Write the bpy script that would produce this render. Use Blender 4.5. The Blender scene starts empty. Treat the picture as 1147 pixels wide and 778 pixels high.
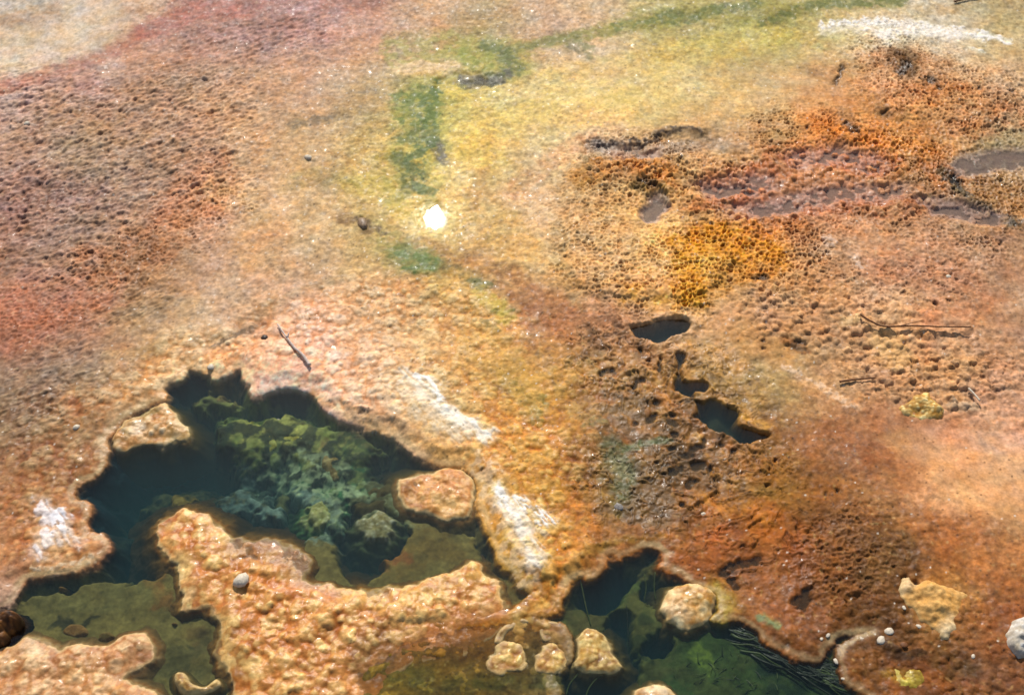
# Hot-spring microbial mat seen from a boardwalk: one sheet of ground with real relief,
# a pool and a stream cut into it, mat islands, stones, twigs and water plants on top.
import bpy, math, random
import numpy as np

random.seed(7)
sc = bpy.context.scene
col_main = sc.collection

# ------------------------------------------------------------------ image pixels to ground
# Positions were taken from an image of 1147 x 778 pixels; at() projects pixels into metres
# on the ground through the camera, its inverse turns metres back into pixels.
H, PITCH, F = 2.0, math.radians(48.0), 1448.0
CP, SP = math.cos(PITCH), math.sin(PITCH)

def at(u, v, z=0.0):
    a = (np.asarray(u, float) - 573.5) / F
    b = -(np.asarray(v, float) - 389.0) / F
    dy = CP + b * SP
    dz = -SP + b * CP
    t = (z - H) / dz
    return a * t, dy * t

def to_pixel(x, y):  # projects ground points back to image pixels
    dep = np.maximum(y * CP + H * SP, 0.25)
    return 573.5 + F * x / dep, 389.0 - F * (y * SP - H * CP) / dep

WATER_Z = -0.0075

def lin(c):
    c = np.asarray(c, float) / 255.0
    return np.where(c <= 0.04045, c / 12.92, ((c + 0.055) / 1.055) ** 2.4)

ALB = 0.86          # sunlit display value -> base colour
def alb(c):
    return lin(c) * ALB

# ------------------------------------------------------------------ noise
def _perm(seed):
    r = np.random.RandomState(seed)
    return r.permutation(4096)

_P = _perm(11)
_G = np.random.RandomState(5).rand(4096) * 2 * np.pi
_GX, _GY = np.cos(_G).astype(np.float32), np.sin(_G).astype(np.float32)
_R1 = np.random.RandomState(21).rand(4096).astype(np.float32)
_R2 = np.random.RandomState(22).rand(4096).astype(np.float32)
_R3 = np.random.RandomState(23).rand(4096).astype(np.float32)

def _h(i, j, seed):
    return _P[(_P[(i + seed * 131) & 4095] + j * 7 + seed * 17) & 4095]

def perlin(x, y, seed=0):
    xi = np.floor(x).astype(np.int64); yi = np.floor(y).astype(np.int64)
    fx = (x - xi).astype(np.float32); fy = (y - yi).astype(np.float32)
    sx = fx * fx * fx * (fx * (fx * 6 - 15) + 10); sy = fy * fy * fy * (fy * (fy * 6 - 15) + 10)
    out = 0
    def g(i, j, dx, dy):
        k = _h(i, j, seed)
        return _GX[k] * dx + _GY[k] * dy
    a = g(xi, yi, fx, fy); b = g(xi + 1, yi, fx - 1, fy)
    c = g(xi, yi + 1, fx, fy - 1); d = g(xi + 1, yi + 1, fx - 1, fy - 1)
    return ((a + (b - a) * sx) * (1 - sy) + (c + (d - c) * sx) * sy) * 1.5

def fbm(x, y, sc_, oct_=4, seed=0, gain=0.5):
    s = 0.0; a = 1.0; n = 0.0; f = 1.0 / sc_
    for k in range(oct_):
        s = s + a * perlin(x * f + 3.7 * k, y * f - 1.9 * k, seed + k)
        n += a; a *= gain; f *= 2.03
    return s / n * 1.25

def worley(x, y, size, seed=0, jit=0.9):
    px = x / size; py = y / size
    xi = np.floor(px).astype(np.int64); yi = np.floor(py).astype(np.int64)
    f1 = np.full(px.shape, 9.0, np.float32); f2 = f1.copy(); rid = np.zeros(px.shape, np.float32)
    for di in (-1, 0, 1):
        for dj in (-1, 0, 1):
            k = _h(xi + di, yi + dj, seed)
            cx = xi + di + 0.5 + (_R1[k] - 0.5) * jit; cy = yi + dj + 0.5 + (_R2[k] - 0.5) * jit
            d = np.hypot(px - cx, py - cy).astype(np.float32)
            near = d < f1
            f2 = np.where(near, f1, np.minimum(f2, d))
            rid = np.where(near, _R3[k], rid)
            f1 = np.where(near, d, f1)
    return f1, f2, rid

def sst(a, b, x):
    t = np.clip((x - a) / (b - a), 0, 1)
    return t * t * (3 - 2 * t)

# ------------------------------------------------------------------ outlines
def smooth_poly(pts, n=5):
    p = np.asarray(pts, float); m = len(p); out = []
    for i in range(m):
        p0, p1, p2, p3 = p[i - 1], p[i], p[(i + 1) % m], p[(i + 2) % m]
        for k in range(n):
            t = k / n
            out.append(0.5 * ((2 * p1) + (-p0 + p2) * t + (2 * p0 - 5 * p1 + 4 * p2 - p3) * t * t
                              + (-p0 + 3 * p1 - 3 * p2 + p3) * t ** 3))
    return np.array(out)

def ground_poly(pts, n=5):
    q = smooth_poly(pts, n)
    x, y = at(q[:, 0], q[:, 1])
    return np.stack([x, y], 1)

def sdf(x, y, poly, margin=0.12):
    """signed distance in metres to a closed outline, negative inside"""
    out = np.full(x.shape, margin, np.float32)
    lo = poly.min(0) - margin; hi = poly.max(0) + margin
    idx = np.nonzero((x > lo[0]) & (x < hi[0]) & (y > lo[1]) & (y < hi[1]))[0]
    if len(idx) == 0:
        return out
    X = x[idx]; Y = y[idx]
    best = np.full(X.shape, 1e9); inside = np.zeros(X.shape, bool)
    m = len(poly)
    for i in range(m):
        ax, ay = poly[i]; bx, by = poly[(i + 1) % m]
        ex, ey = bx - ax, by - ay
        L = ex * ex + ey * ey
        if L < 1e-14: continue
        t = np.clip(((X - ax) * ex + (Y - ay) * ey) / L, 0, 1)
        d = (X - ax - t * ex) ** 2 + (Y - ay - t * ey) ** 2
        best = np.minimum(best, d)
        c = ((ay > Y) != (by > Y))
        if ey != 0:
            inside ^= c & (X < ex * (Y - ay) / ey + ax)
    d = np.sqrt(best)
    out[idx] = np.where(inside, -d, np.minimum(d, margin))
    return out

POOL = [(0,678),(12,671),(24,651),(35,646),(70,640),(98,632),(114,621),(119,607),(112,599),(99,595),(96,583),(99,571),
        (94,560),(81,556),(82,547),(92,537),(104,533),(114,522),(118,508),(116,494),(121,483),(140,465),(160,454),
        (178,447),(184,443),(182,434),(190,426),(204,419),(208,411),(222,411),(231,416),(242,420),(252,418),(262,412),
        (269,408),(274,414),(276,422),(282,430),(284,438),(300,434),(318,430),(332,430),(346,435),(357,443),(363,453),
        (381,465),(402,475),(428,480),(445,490),(466,505),(486,516),(504,518),(522,521),(532,532),(537,546),(535,563),
        (543,584),(554,609),(562,626),(579,643),(583,655),(594,660),(600,653),(603,660),(590,668),(576,680),(556,684),
        (520,688),(470,694),(400,704),(350,740),(320,860),(-140,860),(-140,720),(-40,690)]
STREAM = [(606,690),(618,685),(626,676),(629,664),(637,653),(650,644),(664,643),(673,635),(675,625),(684,617),(698,619),
          (718,612),(736,611),(744,617),(742,626),(736,635),(752,637),(766,642),(785,655),(805,664),(806,680),(799,690),(822,691),(844,701),
          (857,714),(879,729),(906,737),(921,738),(927,722),(940,712),(955,709),(970,704),(973,707),(955,713),(944,718),
          (940,734),(947,758),(972,775),(1010,830),(1030,900),(600,900),(625,800),(624,772),(622,753),(632,744),(640,725),(636,706),(622,696)]
PUD1 = [(706,367),(713,363),(726,361),(738,356),(755,354),(767,357),(776,362),(767,371),(751,375),(738,383),(724,378),(711,374)]
PUD2 = [(757,393),(769,395),(768,402),(763,409),(766,424),(777,427),(790,424),(796,430),(790,436),(779,436),(778,443),
        (769,441),(757,436),(754,428),(758,418),(759,404)]
PUD3 = [(779,447),(788,450),(800,446),(825,459),(827,471),(841,479),(862,486),(849,492),(831,495),(818,486),(804,480),(785,470),(776,465),(781,457)]
OUT = {k: ground_poly(v) for k, v in dict(pool=POOL, stream=STREAM, p1=PUD1, p2=PUD2, p3=PUD3).items()}

# ------------------------------------------------------------------ mean colours judged by eye from the image (every 64 pixels)
IMG_COLOURS = [
 [(206,184,159),(222,203,178),(198,153,130),(184,141,127),(182,143,133),(198,155,144),(207,165,144),(210,175,142),(187,166,127),(204,174,141),(212,184,144),(187,170,109),(189,174,112),(182,170,107),(210,191,139),(224,208,184),(219,201,177),(202,178,135)],
 [(202,163,142),(188,146,128),(185,146,119),(194,156,127),(204,162,129),(210,172,142),(199,170,132),(186,176,115),(204,187,122),(226,200,139),(230,201,146),(231,204,139),(221,192,139),(214,178,133),(210,158,116),(204,147,105),(197,145,103),(204,160,124)],
 [(179,143,121),(174,144,117),(177,141,114),(190,146,117),(208,166,126),(210,174,132),(207,180,125),(192,181,110),(226,197,133),(230,197,142),(214,174,132),(182,143,103),(197,155,115),(187,138,97),(199,132,79),(195,130,75),(189,136,91),(156,130,101)],
 [(160,124,109),(164,132,115),(174,137,114),(196,147,117),(217,175,133),(217,181,137),(212,184,125),(229,206,149),(224,187,133),(224,184,141),(198,155,105),(195,149,97),(179,130,91),(178,121,89),(182,130,103),(182,130,97),(159,121,97),(164,124,88)],
 [(168,127,107),(176,134,109),(173,128,94),(195,151,117),(217,171,129),(212,174,131),(204,174,122),(178,153,101),(208,166,110),(219,179,126),(215,170,120),(212,162,105),(200,144,67),(194,136,78),(188,141,104),(191,142,110),(194,144,113),(182,136,105)],
 [(182,122,96),(180,128,100),(182,146,110),(198,164,127),(203,163,128),(231,183,153),(233,189,148),(231,189,136),(221,179,120),(179,124,84),(179,130,98),(172,132,96),(202,153,110),(194,144,105),(194,144,101),(206,157,113),(198,144,105),(188,140,105)],
 [(158,127,105),(173,140,112),(202,160,117),(200,165,124),(221,177,145),(231,187,157),(233,193,159),(231,196,149),(215,170,111),(206,162,96),(165,126,81),(155,119,78),(158,125,81),(178,146,101),(201,155,114),(198,150,108),(198,148,101),(194,144,108)],
 [(156,123,95),(181,138,96),(194,147,102),(194,151,102),(220,171,135),(231,182,148),(220,177,127),(239,208,178),(227,179,120),(200,151,80),(155,113,67),(135,101,59),(148,109,65),(151,109,67),(174,118,80),(174,118,80),(217,159,119),(223,168,129)],
 [(172,128,96),(177,134,102),(177,134,102),(185,141,102),(206,155,116),(204,154,116),(204,154,116),(204,154,116),(215,169,113),(208,156,80),(143,109,62),(133,102,59),(154,106,54),(149,106,54),(147,99,62),(174,121,80),(224,163,117),(230,173,126)],
 [(190,147,119),(187,138,103),(177,129,99),(185,136,99),(203,155,106),(201,154,106),(201,154,106),(201,154,106),(206,160,88),(208,160,88),(164,112,64),(159,103,54),(152,93,50),(153,96,54),(136,91,54),(128,93,62),(169,107,61),(186,126,78)],
 [(189,147,118),(185,137,103),(175,127,99),(163,116,68),(163,116,68),(155,107,60),(168,108,50),(158,100,46),(150,104,50),(145,111,64),(147,106,63),(147,102,58),(130,90,46),(145,93,50),(128,85,50),(112,81,49),(183,137,82),(145,98,65)],
 [(189,147,118),(185,137,103),(175,127,99),(163,116,68),(155,107,60),(116,86,48),(118,88,44),(106,82,42),(108,84,42),(104,84,42),(107,84,48),(97,74,40),(97,70,38),(116,78,40),(105,72,40),(111,78,44),(118,78,48),(133,92,64)]]
IMG_LIN = lin(np.array(IMG_COLOURS, float))

def image_colour(u, v):
    gx = np.clip((u - 32) / 64.0, 0, 16.999); gy = np.clip((v - 32) / 65.0, 0, 10.999)
    i = gx.astype(int); j = gy.astype(int)
    fx = gx - i; fy = gy - j
    fx = (fx * fx * (3 - 2 * fx))[:, None]; fy = (fy * fy * (3 - 2 * fy))[:, None]
    return (IMG_LIN[j, i] * (1 - fx) + IMG_LIN[j, i + 1] * fx) * (1 - fy) + (IMG_LIN[j + 1, i] * (1 - fx) + IMG_LIN[j + 1, i + 1] * fx) * fy

GAIN = np.array([[[0.83,0.82,0.81],[0.86,0.82,0.8],[0.8,0.69,0.61],[0.82,0.74,0.66],[0.85,0.77,0.71],[0.84,0.74,0.68],[0.82,0.72,0.63],[0.86,0.74,0.59],[0.85,0.75,0.57],[0.92,0.81,0.71],[0.97,0.88,0.81],[0.84,0.79,0.59],[0.81,0.79,0.59],[0.77,0.75,0.56],[0.85,0.81,0.58],[0.93,0.89,0.74],[0.86,0.83,0.7],[0.79,0.75,0.57]],[[1.01,0.96,0.9],[0.87,0.78,0.72],[0.92,0.83,0.72],[1.0,0.91,0.78],[0.88,0.8,0.68],[0.8,0.73,0.62],[0.78,0.71,0.52],[0.88,0.81,0.49],[0.96,0.88,0.57],[0.88,0.82,0.72],[0.88,0.83,0.82],[0.93,0.9,0.75],[0.91,0.89,0.73],[0.88,0.83,0.65],[1.01,0.91,0.66],[1.08,0.99,0.72],[1.14,1.13,0.91],[1.12,1.12,0.95]],[[1.02,0.96,0.88],[1.0,0.95,0.84],[0.99,0.92,0.8],[1.04,0.97,0.84],[0.87,0.81,0.67],[0.82,0.76,0.6],[0.89,0.82,0.57],[1.22,1.07,0.58],[0.89,0.85,0.68],[0.89,0.86,0.75],[1.11,1.06,0.92],[1.1,1.01,0.75],[1.09,0.97,0.7],[1.11,0.98,0.65],[1.28,1.07,0.58],[1.14,1.02,0.55],[1.14,1.1,0.75],[1.13,1.12,0.82]],[[1.1,1.05,0.98],[1.08,1.04,0.94],[0.96,0.94,0.84],[1.07,1.07,1.02],[0.88,0.83,0.73],[0.86,0.8,0.65],[0.88,0.8,0.56],[0.88,0.75,0.42],[0.87,0.8,0.59],[0.83,0.81,0.71],[0.98,0.95,0.8],[1.45,1.33,0.89],[1.33,1.23,0.81],[1.21,0.97,0.57],[1.19,1.02,0.63],[1.17,1.04,0.65],[1.12,1.04,0.74],[1.22,1.12,0.75]],[[1.02,0.94,0.84],[1.13,1.12,1.02],[0.97,0.94,0.81],[0.86,0.81,0.7],[0.87,0.82,0.75],[0.85,0.8,0.69],[0.81,0.78,0.62],[0.83,0.72,0.48],[0.89,0.8,0.55],[0.92,0.88,0.74],[1.11,1.09,0.98],[1.16,1.16,1.03],[1.21,1.23,0.99],[1.17,1.16,1.02],[1.09,1.02,0.83],[0.97,0.93,0.79],[1.08,1.04,0.88],[1.02,0.95,0.77]],[[0.94,0.87,0.76],[0.92,0.87,0.76],[0.91,0.86,0.73],[0.87,0.82,0.73],[1.0,0.95,0.95],[0.94,0.9,0.97],[0.98,0.97,0.96],[0.99,0.95,0.8],[0.95,0.85,0.67],[0.82,0.69,0.46],[1.14,1.03,0.8],[1.56,1.51,1.28],[1.1,1.08,0.93],[1.11,1.08,0.94],[1.07,1.03,0.88],[1.21,1.16,1.01],[1.1,1.08,0.95],[0.88,0.86,0.76]],[[0.83,0.79,0.7],[0.82,0.78,0.69],[0.94,0.91,0.81],[1.73,1.59,1.4],[1.71,1.5,1.5],[1.41,1.29,1.44],[0.98,0.96,1.01],[0.81,0.72,0.52],[0.89,0.8,0.54],[0.9,0.8,0.43],[1.02,0.87,0.47],[1.26,1.11,0.59],[1.04,0.93,0.5],[0.9,0.84,0.55],[0.96,0.89,0.7],[1.07,1.01,0.87],[1.07,1.04,0.9],[0.97,0.95,0.87]],[[0.74,0.66,0.53],[0.77,0.71,0.59],[1.12,1.07,0.96],[1.74,1.57,1.42],[1.74,1.49,1.49],[1.49,1.34,1.49],[1.02,0.95,0.94],[0.86,0.73,0.46],[0.96,0.77,0.41],[0.94,0.81,0.41],[1.0,0.79,0.41],[1.0,0.82,0.41],[1.58,1.29,0.64],[0.91,0.76,0.41],[0.83,0.71,0.45],[0.79,0.68,0.52],[1.0,0.95,0.88],[0.97,0.93,0.88]],[[0.87,0.68,0.44],[0.85,0.68,0.45],[1.0,1.0,1.0],[1.0,1.0,1.0],[1.0,1.0,1.0],[1.0,1.0,1.0],[1.0,1.0,1.0],[1.0,0.77,0.41],[1.0,0.84,0.41],[1.0,0.86,0.41],[1.0,0.82,0.41],[1.0,0.84,0.41],[1.0,0.84,0.41],[0.88,0.81,0.41],[0.83,0.75,0.44],[0.91,0.82,0.56],[0.95,0.88,0.74],[0.94,0.91,0.83]],[[0.92,0.69,0.41],[0.92,0.69,0.41],[1.0,1.0,1.0],[1.0,1.0,1.0],[1.0,1.0,1.0],[1.0,1.0,1.0],[1.0,1.0,1.0],[1.0,1.0,1.0],[1.0,0.9,0.41],[1.0,0.87,0.41],[1.0,0.77,0.41],[1.0,0.8,0.41],[1.0,0.8,0.41],[0.96,0.81,0.42],[0.96,0.83,0.44],[1.06,0.95,0.56],[0.92,0.79,0.49],[0.88,0.78,0.53]],[[1.0,1.0,1.0],[1.0,1.0,1.0],[1.0,1.0,1.0],[1.0,1.0,1.0],[1.0,1.0,1.0],[0.88,1.0,0.41],[0.88,0.96,0.41],[0.88,0.9,0.41],[1.0,0.87,0.41],[1.0,0.84,0.41],[1.0,0.78,0.41],[1.0,0.77,0.41],[1.0,0.78,0.41],[1.0,0.78,0.41],[0.98,0.77,0.41],[0.96,0.76,0.41],[0.91,0.73,0.41],[0.92,0.72,0.41]],[[1.0,1.0,1.0],[1.0,1.0,1.0],[1.0,1.0,1.0],[1.0,1.0,1.0],[1.0,1.0,1.0],[0.88,1.0,0.41],[0.88,0.99,0.41],[0.88,0.88,0.41],[0.88,0.84,0.41],[1.0,1.0,1.0],[1.0,1.0,1.0],[1.0,1.0,1.0],[1.0,0.78,0.41],[1.0,0.78,0.41],[1.0,0.77,0.41],[0.98,0.74,0.41],[0.94,0.7,0.41],[0.92,0.73,0.41]]])
def gain_at(u, v):
    gx = np.clip((u - 32) / 64.0, 0, 16.999); gy = np.clip((v - 32) / 65.0, 0, 10.999)
    i = gx.astype(int); j = gy.astype(int); fx = (gx - i)[:, None]; fy = (gy - j)[:, None]
    return (GAIN[j, i] * (1 - fx) + GAIN[j, i + 1] * fx) * (1 - fy) + (GAIN[j + 1, i] * (1 - fx) + GAIN[j + 1, i + 1] * fx) * fy

# strokes: (points, radius, value, strength, breakup, vertical squash)
def stroke_mask(u, v, x, y, pts, r, brk=0.0, vy=1.5, soft=0.6, ns=0.035, seed=0):
    p = np.asarray(pts, float).reshape(-1, 2)
    R = r * (1 + soft)
    idx = np.nonzero((u > p[:, 0].min() - R) & (u < p[:, 0].max() + R) &
                     (v > p[:, 1].min() - R / vy) & (v < p[:, 1].max() + R / vy))[0]
    if len(idx) == 0: return idx, None
    U = u[idx]; V = v[idx]
    best = np.full(U.shape, 1e9)
    if len(p) == 1:
        best = np.hypot(U - p[0, 0], (V - p[0, 1]) * vy)
    for a, b in zip(p[:-1], p[1:]):
        e = np.array([b[0] - a[0], (b[1] - a[1]) * vy]); L = e @ e + 1e-9
        wx = U - a[0]; wy = (V - a[1]) * vy
        t = np.clip((wx * e[0] + wy * e[1]) / L, 0, 1)
        best = np.minimum(best, np.hypot(wx - t * e[0], wy - t * e[1]))
    m = 1 - sst(r * (1 - soft), R, best)
    if brk > 0:
        if ns < 0:       # drawn-out flakes lying down the slope
            p_ = x[idx] * .62 - y[idx] * .78; q_ = x[idx] * .78 + y[idx] * .62
            n = fbm(p_ * .22, q_, -ns, 4, 60) * 0.55 + 0.5 + .12 * fbm(x[idx], y[idx], .05, 2, 66)
        else:
            n = fbm(x[idx], y[idx], ns, 4, 60 + seed) * 0.5 + 0.5
        m = m * (1 - brk + brk * sst(0.47, 0.60, n + 0.24 * (m - 0.72)))
    return idx, m.astype(np.float32)

def paint(C, u, v, x, y, strokes, fine=None):
    for k, s in enumerate(strokes):
        pts, r, rgb, a = s[:4]
        brk = s[4] if len(s) > 4 else 0.0
        vy = s[5] if len(s) > 5 else 1.5
        ns = s[6] if len(s) > 6 else 0.035
        soft = s[7] if len(s) > 7 else 0.45
        if fine is not None and r <= 14: idx, m = stroke_mask(fine[0], fine[1], x, y, pts, r, brk, vy, soft, ns, k)
        else: idx, m = stroke_mask(u, v, x, y, pts, r, brk, vy, soft, ns, k)
        if m is None: continue
        m = (m * a)[:, None]
        C[idx] = C[idx] * (1 - m) + lin(rgb) * m

def field(u, v, x, y, strokes, mode='max'):
    f = np.zeros(u.shape, np.float32)
    for k, s in enumerate(strokes):
        pts, r, a = s[:3]
        brk = s[3] if len(s) > 3 else 0.0
        vy = s[4] if len(s) > 4 else 1.5
        soft = s[5] if len(s) > 5 else 0.6
        ns = s[6] if len(s) > 6 else 0.035
        idx, m = stroke_mask(u, v, x, y, pts, r, brk, vy, soft, ns, k)
        if m is None: continue
        if mode == 'max': f[idx] = np.maximum(f[idx], m * a)
        else: f[idx] += m * a
    return f

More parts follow.
